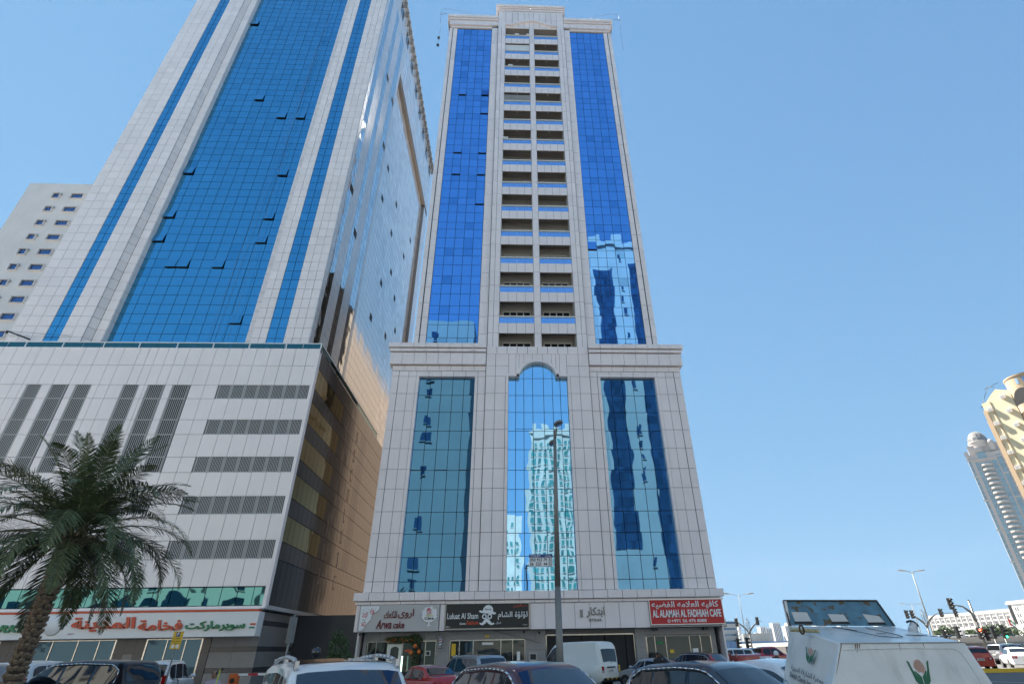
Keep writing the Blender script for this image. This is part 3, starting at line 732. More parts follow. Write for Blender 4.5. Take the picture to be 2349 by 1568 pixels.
for j, (z0, z1) in enumerate(zip(SB, SB[1:])):
    glass = j in (0, 2, 4, 6, 8, 10)
    for a, b in zip(ym, ym[1:]): sp(a, b, z0, z1, (m_blackgl if j == 0 else m_glassK) if glass and j < 11 else m_sidep, 'side_pane' if glass else 'side_panel')
    for Ys, mm in ((yn, m_sidep), (yk, m_sided), (yo, m_sidep), (yp, m_sided), (yq, m_sidep)):
        for a, b in zip(Ys, Ys[1:]): sp(a, b, z0, z1, mm if j < len(SB)-2 and j > 1 else m_sidep)
# worn red-brown painted characters on the side columns
m_ghost = mat('faded_rust_lettering', (.30, .19, .14), .5)
for col, y in (('IIIOOOOO', 49.8), ('CSOLOCSO', 54.3)):
    for i, ch in enumerate(col):
        T = Matrix.Translation((XS-.045, y-.25, 0)) @ Matrix.Rotation(R(90), 4, 'Z')
        text('faded_letter', ch, m_ghost, 0, .45, 7.0+i*2.0, 8.3+i*2.0, 0, t, BL, .004, 0, 0, T=T)
# canopy under the side, forecourt walls
c = MB(); c.box(-60, XR-.05, Y0+.1, 66, 4.62, 4.655); c.box(XR-.05, XR+.1, Y0+.2, 64, 4.6, 4.84); part('canopy_soffit', c, m_clad_d)
YB = 41.2
c = MB(); c.box(-60, -16.9, YB+.3, 47.6, 0, 4.6); part('shop_interior', c, m_dark)
m_stone = mat('grey_stone_course', (.25, .24, .235), .4, 0, var=.06, noise=.12, nscale=18)
def course(x0, x1, y0, y1, side=False):
    z = .14
    for hh, mm in ((.85, m_stone), (.28, m_granite_d), (.9, m_stone), (.3, m_granite_d), (.62, m_stone), (.6, m_stone), (.32, m_granite_d), (.5, m_stone)):
        if z+hh > 4.62: hh = 4.62-z
        if hh <= .03: break
        L = lin(y0, y1, max(1, round((y1-y0)/1.3))) if side else lin(x0, x1, max(1, round((x1-x0)/1.3)))
        for a, b in zip(L, L[1:]):
            if side: P.add('stone_slab', mm, x0, x1, a+.006, b-.006, z+.006, z+hh-.006)
            else: P.add('stone_slab', mm, a+.006, b-.006, y0, y1, z+.006, z+hh-.006)
        z += hh
course(-19.75, -16.7, YB, YB+.28); course(-16.98, -16.7, YB+.3, 47.6, True)
for x0, x1 in ((-20.3, -19.78), (-25.85, -23.95), (-33.2, -31.75)):
    X = lin(x0, x1, max(1, round((x1-x0)/.6)))
    for a, b in zip(X, X[1:]):
        for z0, z1, mm in ((.14, 1.1, m_granite_d), (1.1, 2.15, m_stone if x0 == -25.85 and a > x0+.3 and b < x1-.3 else m_granite_d), (2.15, 3.05, m_granite_d)):
            P.add('stone_slab', mm, a+.006, b-.006, YB, YB+.28, z0+.006, z1-.006)
shopwin(-31.7, -25.9, .14, 2.98, [-29.9, -28.3, -26.95], YB+.05, m_shopblue)
shopwin(-23.9, -20.35, .14, 2.98, [-22.6, -21.4], YB+.05, m_shopblue)
shopwin(-45, -33.25, .14, 2.98, [-42, -39, -36], YB+.05, m_shopblue)
for a, b in zip(lin(-46, -19.8, 16), lin(-46, -19.8, 16)[1:]): P.add('stone_slab', m_granite_d, a+.01, b-.01, YB-.02, YB+.26, 2.99, 3.2)
h = MB(); h.box(-17.2, -16.9, YB-.12, YB-.03, 3.3, 3.42); h.cone((-16.95, YB-.05, 3.4), (-16.6, YB-.3, 3.3), .05, .06, 8); part('security_camera', h, m_lettw)
c = MB(); c.box(-20, -5.5, 47.7, 47.9, 0, 4.6); part('alley_back_wall', c, m_granite_d)
c = MB(); c.box(-16.9, -16.3, 53, 66, 0, 4.62); part('alley_side_wall', c, mat('sandstone_wall', (.34, .24, .14), .7, noise=.15, nscale=3))
# terrace railing
h = MB(); h.box(-60, XR+.02, Y0+.02, Y0+.1, 24.86, 24.94); h.box(XR-.06, XR+.02, Y0+.101, 62, 24.86, 24.94)
for x in (-49.5, -46.5, -43.5, -40.5, -37.5, -34.2, -31.3, -28.2, -25.25, -22.25, -19.2, -16.3): h.box(x-.04, x+.04, Y0+.02, Y0+.1, 24.38, 24.86)
part('terrace_rail', h, m_lettw)
for a, b in zip(lin(-49.5, -16.3, 22), lin(-49.5, -16.3, 22)[1:]): P.add('terrace_pane', m_glassG, a+.02, b-.02, Y0+.05, Y0+.07, 24.4, 24.85)
for a, b in zip(lin(40.2, 62, 10), lin(40.2, 62, 10)[1:]): P.add('terrace_pane', m_glassG, XR-.03, XR-.01, a+.02, b-.02, 24.4, 24.85)
# ---- tower shaft
YT = 41.0; XT = -17.75
p_ = 1.063; zt0 = 23.85
TZ = [zt0+p_*i for i in range(0, 66)]; ZTOP = 93.2
TZ = [z for z in TZ if z < 92.8]+[ZTOP]
c = MB(); c.box(-43.3, -37.17, YT+.1, 82, 24.3, ZTOP-.05); c.box(-37.17, -36.0, YT+.7, 82, 24.3, ZTOP-.05); c.box(-22.9, XT-.12, YT+.1, 50.6, 24.3, ZTOP-.05)
c.box(-36.6, -22.9, YT+1.25, 50.6, 24.3, ZTOP-.05); c.box(-36.6, XT-.62, 50.6, 79.5, 24.3, 80); c.box(-36.6, XT-.12, 50.6, 82.4, 79.9, ZTOP-.05); c.box(-36.6, XT-.12, 79.3, 82.4, 24.3, 79.9)
part('structural_wall', c, m_joint)
def tp(x0, x1, y, th=.06): 
    for z0, z1 in zip(TZ, TZ[1:]): panel(x0, x1, z0, z1, y, PP=P, m=m_white, th=th)
def tg(X, y, **k):
    for a, b in zip(X, X[1:]):
        for z0, z1 in zip(TZ, TZ[1:]): pane(a, b, z0, z1, y, m_glassLd if random.random() < .03 else m_glassL, PP=P, **k)
for a, b in zip([-43.35, -42.4, -41.35, -40.3], [-42.4, -41.35, -40.3]): tp(a, b, YT)
tg([-40.3, -39.68, -39.05], YT+.04)
for a, b in ((-39.05, -38.1), (-38.1, -37.15)): tp(a, b, YT)
tp(-36.78, -35.95, YT+.62)
c = MB()
for z0, z1 in zip(TZ, TZ[1:]):          # splayed return of the pilaster and the jamb of the glass
    c.prism([(-37.13, z0+.02), (-36.8, z0+.02), (-36.8, z1-.02), (-37.13, z1-.02)], YT+.05, YT+.62)
    c.box(-35.99, -35.93, YT+.69, YT+1.2, z0+.02, z1-.02)
for k, p in enumerate(c.v):              # splay: the front edge meets the pilaster, the rear one the step
    if p[1] == YT+.05: c.v[k] = (-37.13 if p[0] > -37 and p[0] < -36.5 else p[0], p[1], p[2])
part('reveal_panel', c, m_white, kind='stuff')
tg(lin(-35.93, -23.68, 11), YT+1.2)
tp(-23.65, -22.9, YT+.62)
for a, b in ((-22.87, -22.2), (-22.2, -21.55)): tp(a, b, YT)
tg([-21.55, -20.8, -20.05], YT+.04)
for a, b in zip(lin(-20.05, XT-.1, 3), lin(-20.05, XT-.1, 3)[1:]): tp(a, b, YT)
c = MB(); c.box(-35.9, -23.7, YT+1.0, YT+1.25, 24.3, 24.6); part('glass_sill', c, m_dark)
P.flush(); P = Pieces(t, BL)
# open sashes
for dx, dy in ((588, 50), (590, 222), (690, 265), (431, 392), (647, 397), (383, 491), (615, 500), (359, 545), (597, 551), (392, 610), (433, 609), (496, 609), (534, 742), (637, 272)):
    x, z = unproj(dx, dy, YT+1.2); i = math.floor((x+35.93)/1.1136); x0 = -35.93+i*1.1136
    j = max([q for q in range(len(TZ)) if TZ[q] < z] or [0]); z0, z1 = TZ[j], TZ[j+1]
    o = MB(); o.box(x0+.06, x0+1.05, YT+1.175, YT+1.195, z0+.03, z0+.30); part('open_sash_gap', o, m_dark)
    T = Matrix.Translation((0, YT+1.15, z1-.04)) @ Matrix.Rotation(R(-7), 4, 'X')
    o = MB(); o.box(x0+.04, x0+1.07, -.03, 0, -(z1-z0)+.08, 0, 0, T); part('open_sash', o, m_glassL)
# ---- side face of the shaft
m_sidew = mat('side_cladding', (.70, .70, .70), .22, .35, var=.05, wave=.006, wscale=.8)
def sf(y0, y1, z0, z1, m, rec=0.0, kind='side_panel'): P.add(kind, m, XT-.1-rec, XT-.05-rec, y0+.02, y1-.02, z0+.02, z1-.02, .0022 if kind == 'side_pane' else .0006)
strips = [(41.02, 41.85, 0, 1), (41.85, 43.15, 1, 2), (43.15, 45.25, 0, 3), (45.25, 46.6, 1, 2), (46.6, 48.75, 0, 3), (48.75, 50.6, 1, 2), (50.6, 51.5, 0, 1)]
for y0, y1, gl, n in strips:
    for a, b in zip(lin(y0, y1, n), lin(y0, y1, n)[1:]):
        for z0, z1 in zip(TZ, TZ[1:]):
            top = 81.5 if y0 < 44 else 83.5 if y0 < 47 else 85.6
            if z1 > 87 : top = 60
            sf(a, b, z0, z1, m_glassS2 if gl and z1 < top+8 else m_sidew, kind='side_pane' if gl and z1 < top+8 else 'side_panel')
zs2 = [z for z in TZ if z < 79.9]
for a, b in zip(lin(51.5, 79.0, 22), lin(51.5, 79.0, 22)[1:]):
    for z0, z1 in zip(zs2, zs2[1:]): sf(a, b, z0, z1, m_glassS, .5, 'side_pane')
zs3 = [z for z in TZ if z > 79.0]
ys3 = lin(51.5, 82.4, 28)
for i, (a, b) in enumerate(zip(ys3, ys3[1:])):
    for z0, z1 in zip(zs3, zs3[1:]):
        if z0 < 79.6: continue
        gl = (i % 4 in (1, 2)) and 82 < z0 < 88.5
        sf(a, b, z0, z1, m_glassS if gl else m_sidew, kind='side_pane' if gl else 'side_panel')
for z0, z1 in zip(TZ, TZ[1:]):
    if z1 < 79.7: sf(79.1, 80.7, z0, z1, m_sidew); sf(80.7, 82.4, z0, z1, m_sidew)
c = MB(); m_fr = mat('recess_reveal', (.33, .30, .27), .5)
for i in range(22): c.box(XT-.6, XT-.04, 51.5+i*1.25+.02, 51.5+(i+1)*1.25-.02, 79.35, 79.6)
for z0, z1 in zip(zs2, zs2[1:]): c.box(XT-.6, XT-.04, 79.0, 79.1, z0+.02, z1-.02)
part('recess_frame', c, m_fr, kind='stuff')
# roof overhang, its openings and fins
c = MB(); c.box(-43.6, XT+.35, YT-.1, 82.9, ZTOP-.02, ZTOP+.5); part('roof', c, m_sidew)
c = MB()
for i in range(27): c.box(XT-.05, XT+.45, 43+i*1.5, 43.1+i*1.5, ZTOP-1.6, ZTOP-.03)
part('roof_bracket', c, m_fr, kind='stuff')
h = MB()
for i in range(8): h.box(XT-.045, XT-.02, 46.5+i*4.6, 48.3+i*4.6, 88.9, 91.2)
part('plant_room_opening', h, m_blackgl, kind='stuff')
for dx, dy in ((1211-0, 0),): pass
for y, z in ((46.07, 72.4), (49.7, 72.3), (49.6, 62.5), (54.5, 63.7), (42.3, 46.7), (54.3, 57.4), (61.3, 63.2), (45.8, 43.4), (61.1, 57.1), (64, 52), (60, 47), (68, 50), (66, 42), (71, 46), (58, 40), (70, 60), (73, 66)):
    rec = .5 if y > 51.5 else 0
    T = Matrix.Translation((XT-.05-rec, y, z)) @ Matrix.Rotation(R(18), 4, 'Y')
    o = MB(); o.box(-.02, .01, .03, 1.15, -1.0, 0, 0, T); part('open_sash', o, m_glassS)
    o = MB(); o.box(XT-.048-rec, XT-.04-rec, y+.05, y+1.12, z-.98, z-.05); part('open_sash_gap', o, m_dark)
P.flush()
# cleaning ropes on the big glass wall
for x0, zA, x1, zB in ((-25.6, 80, -27.0, 24.8), (-25.9, 70, -25.2, 24.9), (-25.5, 78, -26.4, 25)):
    h = MB(); h.tube([(x0, YT+.9, zA), ((x0+x1)/2, YT+.75, (zA+zB)/2), (x1, YT+.7, zB)], .009, 5)
    o = h.build('cleaning_rope', m_pole); tag(o, {80: 'longest cleaning rope slanting left down the blue glass wall', 70: 'short cleaning rope slanting right down the blue glass wall', 78: 'middle cleaning rope between two others on the blue glass wall'}[zA], 'rope', 'ropes on the glass wall')
# davit arm on the terrace
h = MB(); a = unproj(60/941*450*.5735, (650+1410*450/941)*.5735, 40.6)
x, z = unproj((62*450/941)*.57349, (650+1408*450/941)*.57349, 40.5); x2, z2 = unproj((240*450/941)*.57349, (650+1472*450/941)*.57349, 40.5)
h.tube([(x, 40.5, z), (x2, 40.6, z2)], .07, 6); h.tube([(x, 40.5, z), (x, 40.5, z-.2)], .09, 6); h.tube([(x, 40.5, z), (x2+3, 40.8, z2+.5)], .015, 4)
tag(h.build('davit_arm', m_black), 'dark steel davit arm leaning over the terrace railing', 'davit')

# ---- supermarket sign
o = thing('supermarket_sign', 'long white supermarket fascia sign with red and green lettering', 'sign', (-28, 39.5, 3.0)); B0 = (-28, 39.5, 3.0)
ysn = 39.5
h = MB(); h.box(-50, -16.35, ysn, ysn+.9, 3.02, 4.44); h.box(-50, -16.35, ysn+.02, ysn+.6, 4.58, 4.64); part('sign_board', h, m_whitepaint, o, B0)
h = MB(); h.box(-50, -16.4, ysn-.03, ysn+.5, 4.45, 4.57); part('red_stripe', h, m_redl, o, B0)
yl = ysn-.001
text('arabic_lettering', 'فخامة', m_redl, -23.75, -21.0, 3.42, 4.02, yl, o, B0, .1, .03, -.1, arabic=True)
text('arabic_lettering', 'المدينة', m_redl, -27.9, -23.95, 3.4, 4.22, yl, o, B0, .1, .03, -.1, arabic=True)
text('arabic_lettering', 'سوبرماركت', m_green, -20.8, -17.05, 3.34, 3.92, yl, o, B0, .1, .03, -.1, arabic=True)
text('small_lettering', 'ذ.م.م', m_maroonl, -27.95, -27.6, 3.24, 3.36, yl, o, B0, .02, .02, arabic=True)
text('lettering', 'SUPERMARKET', m_green, -36.2, -30.0, 3.42, 3.86, yl, o, B0, .1, .03, .2)
h = MB(); h.box(-16.75, -16.42, ysn-.05, yl, 3.66, 3.75); part('red_bar', h, m_redl, o, B0)
h = MB(); h.box(-16.78, -16.45, ysn-.05, yl, 3.46, 3.55); part('green_bar', h, mat('teal_letter', (.01, .2, .13), .4), o, B0)
h = MB(); T = Matrix.Translation((-29.0, ysn-.03, 3.85)) @ Matrix.Rotation(R(90), 4, 'X')
h.rev([(.0, -.05), (.56, -.05), (.58, 0), (.54, .05), (0, .06)], (-29.0, ysn-.06, 3.8), 28, 0, Matrix.Rotation(R(90), 4, 'X')); part('blank_round_plate', h, m_whitepaint, o, B0)

# ================================================================ white block at the far left
BW = (-60, 75, 0)
t2 = thing('apartment_block', 'plain off-white block with small blue windows behind the huge white tower', 'building', BW)
def part2(name, mb, m, **k): return part(name, mb, m, t2, BW, **k)
c = MB(); yw = 70.0
X0, ZT = unproj(70, 420, yw); XA, _ = unproj(222, 424, yw)
c.box(X0, XA+6, yw, 84, 0, ZT); part2('wall', c, m_bldwhite)
X1, Z1 = unproj(230, 393, 66); c = MB(); c.box(X1, -43.4*66/41+2, 66, 80, 0, Z1); part2('stair_wall', c, m_bldwhite)
sc_ = lambda x, y: ((x*450/941)*.57349, (650+y*450/941)*.57349)
def win(xa, xb, z0, z1, y):
    h = MB(); h.box(xa, xb, y-.003, y-.0015, z0, z1); w = part2('window', h, m_dark)
    h = MB(); h.box(xa, xb, y-.02, y-.004, z1-.06, z1); h.box(xa, xb, y-.02, y-.004, z0, z0+.06); h.box(xa, xa+.06, y-.02, y-.004, z0+.06, z1-.06); h.box(xb-.06, xb, y-.02, y-.004, z0+.06, z1-.06)
    for q in lin(xa, xb, 4 if xb-xa > 2 else 2)[1:-1]: h.box(q-.04, q+.04, y-.02, y-.004, z0+.06, z1-.06)
    part2('window_frame', h, mat('dark_blue_frame', (.05, .08, .16), .4))
    h = MB(); h.box(xa+.06, xb-.06, y-.012, y-.008, z0+.06, z1-.06); part2('window_pane', h, mat('blue_window_glass', (.10, .19, .38), .05, .9, var=.2, wave=.02))
def hole(xa, xb, z0, z1, y):   # recessed opening: sill and reveals stand proud around the glass
    h = MB(); d = .28
    h.box(xa-.1, xb+.1, y-d, y-.001, z0-.1, z0); h.box(xa-.1, xb+.1, y-d, y-.001, z1, z1+.1); h.box(xa-.1, xa, y-d, y-.001, z0, z1); h.box(xb, xb+.1, y-d, y-.001, z0, z1)
    part2('window_surround', h, m_bldwhite)
xa, za = unproj(*sc_(430, 305), yw); xb, zb = unproj(*sc_(515, 262), yw); xc_, zc = unproj(*sc_(586, 308), yw); xd, zd = unproj(*sc_(712, 267), yw)
xe, ze = unproj(*sc_(798, 222), 66); xf, zf_ = unproj(*sc_(838, 198), 66)
for k in range(20):
    dz = 3.1*k
    for (p, q, zlo, zhi, y) in ((xa, xb, za, zb, yw), (xc_, xd, zc, zd, yw), (xe, xf, ze, zf_, 66)):
        if zlo-dz > 4: win(p, q, zlo-dz+.1, zhi-dz, y); hole(p, q, zlo-dz+.1, zhi-dz, y)
    if za-dz > 30:
        h = MB(); T = Matrix.Translation((xa+1.35, yw-.1, zb-dz-.18)); h.rev([(0, -.1), (.16, -.1), (.16, .1), (0, .1)], (xa+1.35, yw-.1, zb-dz-.25), 10, 0, Matrix.Rotation(R(90), 4, 'X')); part2('vent_fan', h, m_kerb)

# ================================================================ buildings on the other side of the street (seen in the glass), and outer blocks added for bounce light
def facade_block(name, label, x0, x1, y0, y1, H, wall, glassm, cols, floor=3.2, z0=4.0, crown=None, strips=None):
    """street front on the plane y1 (facing +y)"""
    base = ((x0+x1)/2, (y0+y1)/2, 0); o = thing(name, label, 'building', base)
    h = MB(); h.box(x0, x1, y0, y1, 0, H); part('wall', h, wall, o, base)
    hp = MB(); hf = MB(); n = int((H-z0-2)/floor)
    for (a, b) in cols:
        for k in range(n):
            z = z0+k*floor
            if len(cols) < 5 and random.random() < .35: continue
            hp.box(a, b, y1+.01, y1+.04, z+.9, z+2.5); hf.box(a-.12, b+.12, y1+.002, y1+.2, z+.72, z+.88)
    if hp.v: part('window_pane', hp, glassm, o, base, kind='stuff'); part('window_sill', hf, wall, o, base, kind='stuff')
    if strips:
        for a, b, zz0, zz1 in strips:
            h = MB(); h2 = MB()
            nx = max(1, round((b-a)/1.2)); nz = max(1, round((zz1-zz0)/1.6))
            for i in range(nx):
                for j in range(nz): h.box(a+(b-a)*i/nx+.03, a+(b-a)*(i+1)/nx-.03, y1+.02, y1+.06, zz0+(zz1-zz0)*j/nz+.03, zz0+(zz1-zz0)*(j+1)/nz-.03)
            h2.box(a, b, y1+.001, y1+.015, zz0, zz1)
            part('glass_strip', h, glassm, o, base, kind='stuff'); part('strip_joint', h2, m_joint, o, base)
    if crown:
        h = MB(); w_ = (x1-x0)/crown
        for i in range(crown):
            if i % 2 == 0: h.box(x0+i*w_, x0+(i+1)*w_, y1-1, y1, H, H+2.4)
        h.box(x0-.4, x1+.4, y1-.5, y1+.35, H-1.6, H-.9); part('parapet', h, wall, o, base)
    return o
m_opw = mat('opposite_cream_wall', (.27, .29, .29), .8, 0, noise=.12, nscale=.2, dirt=.12)
m_opg = mat('opposite_green_grey_wall', (.13, .165, .17), .75, 0, noise=.08, nscale=.2, dirt=.1)
m_ops = mat('sunlit_white_wall', (.60, .60, .57), .75, 0, noise=.05, nscale=.2)
m_ops2 = mat('grey_white_wall', (.30, .31, .31), .8, 0, noise=.15, nscale=.2)
m_opgl = mat('opposite_window_glass', (.05, .11, .19), .05, .7, var=.3)
m_opgg = mat('opposite_green_glass', (.05, .2, .2), .1, .5, var=.3)
facade_block('apartment_block', 'grey-green block with few windows across the street behind the camera', -34, -8.6, -30, -14, 66, m_opg, m_opgl, [(-17.6, -16.4), (-28, -26)], 3.3)
facade_block('apartment_block', 'cream block with dark blue glass bays across the street behind the camera', 19.6, 46, -34, -18, 93, m_opw, m_opgl, [(26.5, 27.1), (36, 37.2)], 3.3, crown=9,
             strips=[(20.2, 24.6, 18, 84), (29.0, 31.6, 5, 86), (39, 42, 5, 86)])
facade_block('apartment_block', 'brown apartment block standing directly behind the middle tower', -9.8, 14.5, 63, 112, 50, mat('brown_block_wall', (.22, .155, .105), .7, noise=.1, nscale=.3), m_opgl, [(-7, -5), (-2, 0), (4, 6), (9, 11)], 3.2)
facade_block('white_tower', 'sunlit white tower with rows of windows far behind the camera', 7.0, 31, -130, -104, 74, mat('dim_white_wall', (.235, .25, .25), .8, 0, noise=.2, nscale=.15, dirt=.2), m_opgg,
             [(7.6+i*1.95, 8.4+i*1.95+(.5 if i % 3 == 0 else 0)) for i in range(12)], 2.6, z0=8, crown=11)
facade_block('white_tower', 'tall slim white tower beyond the grey-green block behind the camera', -3, 5.5, -210, -190, 62, m_ops2, m_opgg, [(-2+i*2.4, -.7+i*2.4) for i in range(3)], 3)
facade_block('low_block', 'low cream block with green windows behind the camera', -9.5, 19, -95, -80, 15, m_ops2, m_opgg, [(-8+i*3, -6+i*3) for i in range(9)], 3.2)
facade_block('low_block', 'wide cream block added far left behind the camera to bounce light', -90, -38, -30, -12, 32, m_ops, m_opgl, [(-88+i*4, -85.6+i*4) for i in range(12)], 3.3)  # added out of view: its bright wall throws sunlight back onto the tower fronts
facade_block('low_block', 'pale block added far right behind the camera to bounce light', 50, 120, -60, -30, 40, m_ops, m_opgl, [(52+i*5, 55+i*5) for i in range(13)], 3.3)  # unseen too, added as a bright bounce surface on the right

# ================================================================ right-hand background
# ---- yellow apartment building (its long wall faces the sun)
BY = (101, 100, 0); RY = math.atan2(-.93, .37)
ty = thing('yellow_apartment_building', 'pale yellow building with arched balconies and air conditioners at the right edge', 'building', BY, RY)
def party(name, mb, m, **k): return mb.build(name, m, ty, **k)
m_yel = mat('pale_yellow_render', (.66, .59, .40), .8, 0, noise=.05, nscale=.3)
m_tan = mat('tan_render', (.50, .37, .24), .8, 0, noise=.05, nscale=.3)
m_open = mat('sky_opening', (.25, .45, .75), .6)
def cyl_sector(mb, cx, cy, r, z0, z1, a0, a1, n=14, th=.3, mi=0):
    for i in range(n):
        p, q = a0+(a1-a0)*i/n, a0+(a1-a0)*(i+1)/n
        P_ = [(cx+rr_*math.cos(a), cy+rr_*math.sin(a)) for rr_, a in ((r, p), (r, q), (r-th, q), (r-th, p))]
        k = len(mb.v); mb.v += [(x, y, z0) for x, y in P_]+[(x, y, z1) for x, y in P_]
        for f in ((0, 1, 2, 3), (7, 6, 5, 4), (0, 4, 5, 1), (1, 5, 6, 2), (2, 6, 7, 3), (3, 7, 4, 0)): mb.f.append(tuple(k+j for j in f)); mb.m.append(mi); mb.sm.append(False)
h = MB(); h.box(-1.0, 4.6, 0, 14, 0, 46.2)
h.prism([(-.2, 46.2), (.9, 47.2), (2.4, 48.2), (4.6, 47.0), (4.6, 46.2)], .2, .6); party('wall', h, m_yel)
h = MB(); h.box(-1.25, -.55, -.25, -.001, 0, 44.5); h.box(-1.6, -1.001, .3, 10, 0, 42.5); party('pilaster', h, m_tan)
h = MB(); h.box(.45, .62, -.12, -.001, 0, 46); party('downpipe', h, m_tan)
CBX, CBY = 6.9, 2.3
h = MB(); cyl_sector(h, CBX, CBY, 3.1, 0, 49.0, math.pi, 2*math.pi, 20, .5); party('curved_tower_wall', h, m_tan)
h = MB(); cyl_sector(h, CBX, CBY, 3.22, 49.01, 49.3, math.pi, 2*math.pi, 20, .6); party('curved_parapet', h, m_tan)
for a in (1.5, 1.62):
    h = MB(); T = Matrix.Translation((CBX+3.1*math.cos(math.pi*a), CBY+3.1*math.sin(math.pi*a), 47.9)) @ Matrix.Rotation(math.pi*(a+.5), 4, 'Z')
    h.prism([(-.22, -.6), (.22, -.6), (.22, .4), (0, .6), (-.22, .4)], -.03, .1, 0, T); party('slot_opening', h, m_open)
for k in range(7):      # arched recesses two storeys high with rounded balconies
    z = 41.6-k*6.2
    if z < 3: break
    pts = [(-1.75, -.4), (1.75, -.4), (1.75, 2.3)]+[(1.75*math.cos(a), 2.3+2.5*math.sin(a)) for a in lin(.1, 3.04, 12)]+[(-1.75, 2.3)]
    ang = R(-92); T = Matrix.Translation((CBX+3.0*math.cos(ang), CBY+3.0*math.sin(ang), z)) @ Matrix.Rotation(ang+R(90), 4, 'Z')
    h = MB(); h.prism(pts, -.25, .1, 0, T); party('arched_recess', h, m_dark)
    c_ = T.translation
    h = MB(); cyl_sector(h, c_.x, c_.y+.3, 1.75, z-.2, z+1.3, math.pi, 2*math.pi, 12, .2); h.rev([(0, -.8), (.9, -.7), (1.6, -.3), (1.74, -.21)], (c_.x, c_.y+.3, z), 16); party('round_balcony', h, m_tan)
    h = MB(); h.box(-.4, .45, -.4, .3, 0, .8, 0, Matrix.Translation((CBX+1.3, CBY-3.4, z-.9))); party('air_conditioner', h, m_bldwhite)
h = MB(); h.box(8.2, 30, 2.6, 16, 0, 51.2)
for i in range(14): h.box(8.2+i*1.3, 8.8+i*1.3, 2.6, 3.1, 51.2, 51.9); h.rev([(.3, 0), (.3, .25), (0, .32)], (8.5+i*1.3, 2.85, 51.9), 10)
party('rear_wing', h, m_yel)
for i in range(8):
    h = MB(); h.prism([(9.3+i*1.2, 47.6), (9.7+i*1.2, 47.6), (9.7+i*1.2, 49.6), (9.5+i*1.2, 49.9), (9.3+i*1.2, 49.6)], 2.55, 2.59); party('slot_opening', h, m_open)
for i in range(14):
    for kx in (11, 15, 19, 23): h = MB(); h.box(kx, kx+1.6, 2.52, 2.59, 43.6-i*3.1, 45.4-i*3.1); party('window', h, m_blackgl)
def acunit(x, z):
    h = MB(); h.box(x-.45, x+.45, -.65, -.001, z-.36, z+.36); a = party('air_conditioner', h, m_bldwhite)
    h = MB(); h.box(x-.36, x+.3, -.665, -.651, z-.28, z+.28); h.box(x-.465, x-.451, -.55, -.15, z-.26, z+.26); h.build('grille', m_kerb, a)
for k in range(14): acunit(.2, 44.35-k*3.09)
for k in range(13): acunit(3.3, 46.0-k*3.09)
h = MB(); h.tube([(-1.6, 1, 45.6), (-.4, 1, 47.6), (1.0, 1, 49.5), (2.2, 1, 49.0)], .05, 5); h.tube([(.2, 1, 49.2), (3.2, 1, 49.6)], .05, 5); h.tube([(-2.0, 1, 45.8), (0.4, 1, 46.2)], .05, 5); party('roof_antenna', h, m_black)

# ---- domed glass tower far away
k_ = 370/200
def dz(z): return 1.9+(z-1.9)*k_
BD = (350, 385, 0); XD0, XD1 = 181.9*k_, 203*k_
td = thing('domed_tower', 'slim pale tower with a round dome and stacked balconies, far at the right', 'tower', (XD0, 370, 0), R(-42))
def partd(name, mb, m, **k):
    mb.v = [((p[0]-XD0)*.69, (p[1]-370)*.8, p[2]) for p in mb.v]; return mb.build(name, m, td, **k)
m_dt = mat('pink_stone_cladding', (.42, .385, .36), .7, 0, noise=.05, nscale=.2)
m_dg = mat('far_teal_glass', (.27, .36, .38), .2, .5, var=.1)
W = XD1-XD0
h = MB(); h.box(XD0+1, XD1, 371, 400, 0, dz(67)); h.box(XD0+5, XD1-6, 373, 396, dz(67), dz(70.6)); partd('wall', h, m_dt)
def vstrip(x0, x1, z0, z1, y=370.7, n=None):
    h = MB(); nz = int((z1-z0)/3.3)
    for i in range(nz): h.box(x0, x1, y, y+.35, z0+i*3.3+.25, z0+(i+1)*3.3)
    partd('glass_strip', h, m_dg, kind='stuff')
vstrip(XD0+1.2, XD0+3.4, 4, dz(66)); vstrip(XD0+6.4, XD0+9.4, 4, dz(64)); vstrip(XD0+20.6, XD0+24.2, 4, dz(64)); vstrip(XD0+25.8, XD0+29.5, 4, dz(66.8), 370.4); vstrip(XD0+30.5, XD1, 4, dz(64), 370.8)
for z_ in lin(4, dz(63.6), 34)[:-1]:
    h = MB(); cyl_sector(h, XD0+15, 371.5, 5.2, z_, z_+1.25, math.pi*1.08, math.pi*1.92, 8, .3); h.box(XD0+10, XD0+20, 369, 371, z_-.25, z_)
    partd('balcony', h, m_dt)
    h = MB(); h.box(XD0+10, XD0+20, 370.9, 370.99, z_+.3, z_+3.0); partd('balcony_door', h, m_dg)
    h = MB(); h.box(XD0+30, XD1+.3, 370.2, 370.79, z_+.2, z_+1.4); partd('spandrel', h, m_dt)
for z_ in (dz(16), dz(27), dz(38), dz(49), dz(58), dz(64.6)):
    h = MB(); h.box(XD0, XD0+5, 370, 371, z_, z_+.9); h.box(XD0+25.4, XD0+30, 369.8, 371, z_, z_+.9); partd('string_course', h, m_dt)
h = MB(); h.box(XD0+5, XD0+25, 370, 371, dz(64.3), dz(64.9)); h.box(XD0+.5, XD0+4, 369.6, 371, dz(66), dz(68.3)); h.box(XD0+9, XD0+17, 369.9, 372, dz(67.6), dz(69.2)); partd('string_course', h, m_dt)
h = MB(); h.box(XD0+10.5, XD0+18, 370.5, 370.99, dz(65), dz(67.4)); h.box(XD0+32, XD0+38, 370.5, 370.99, dz(66.4), dz(70)); partd('crown_window', h, m_dg)
dc = (XD0+16.5, 380, 0)
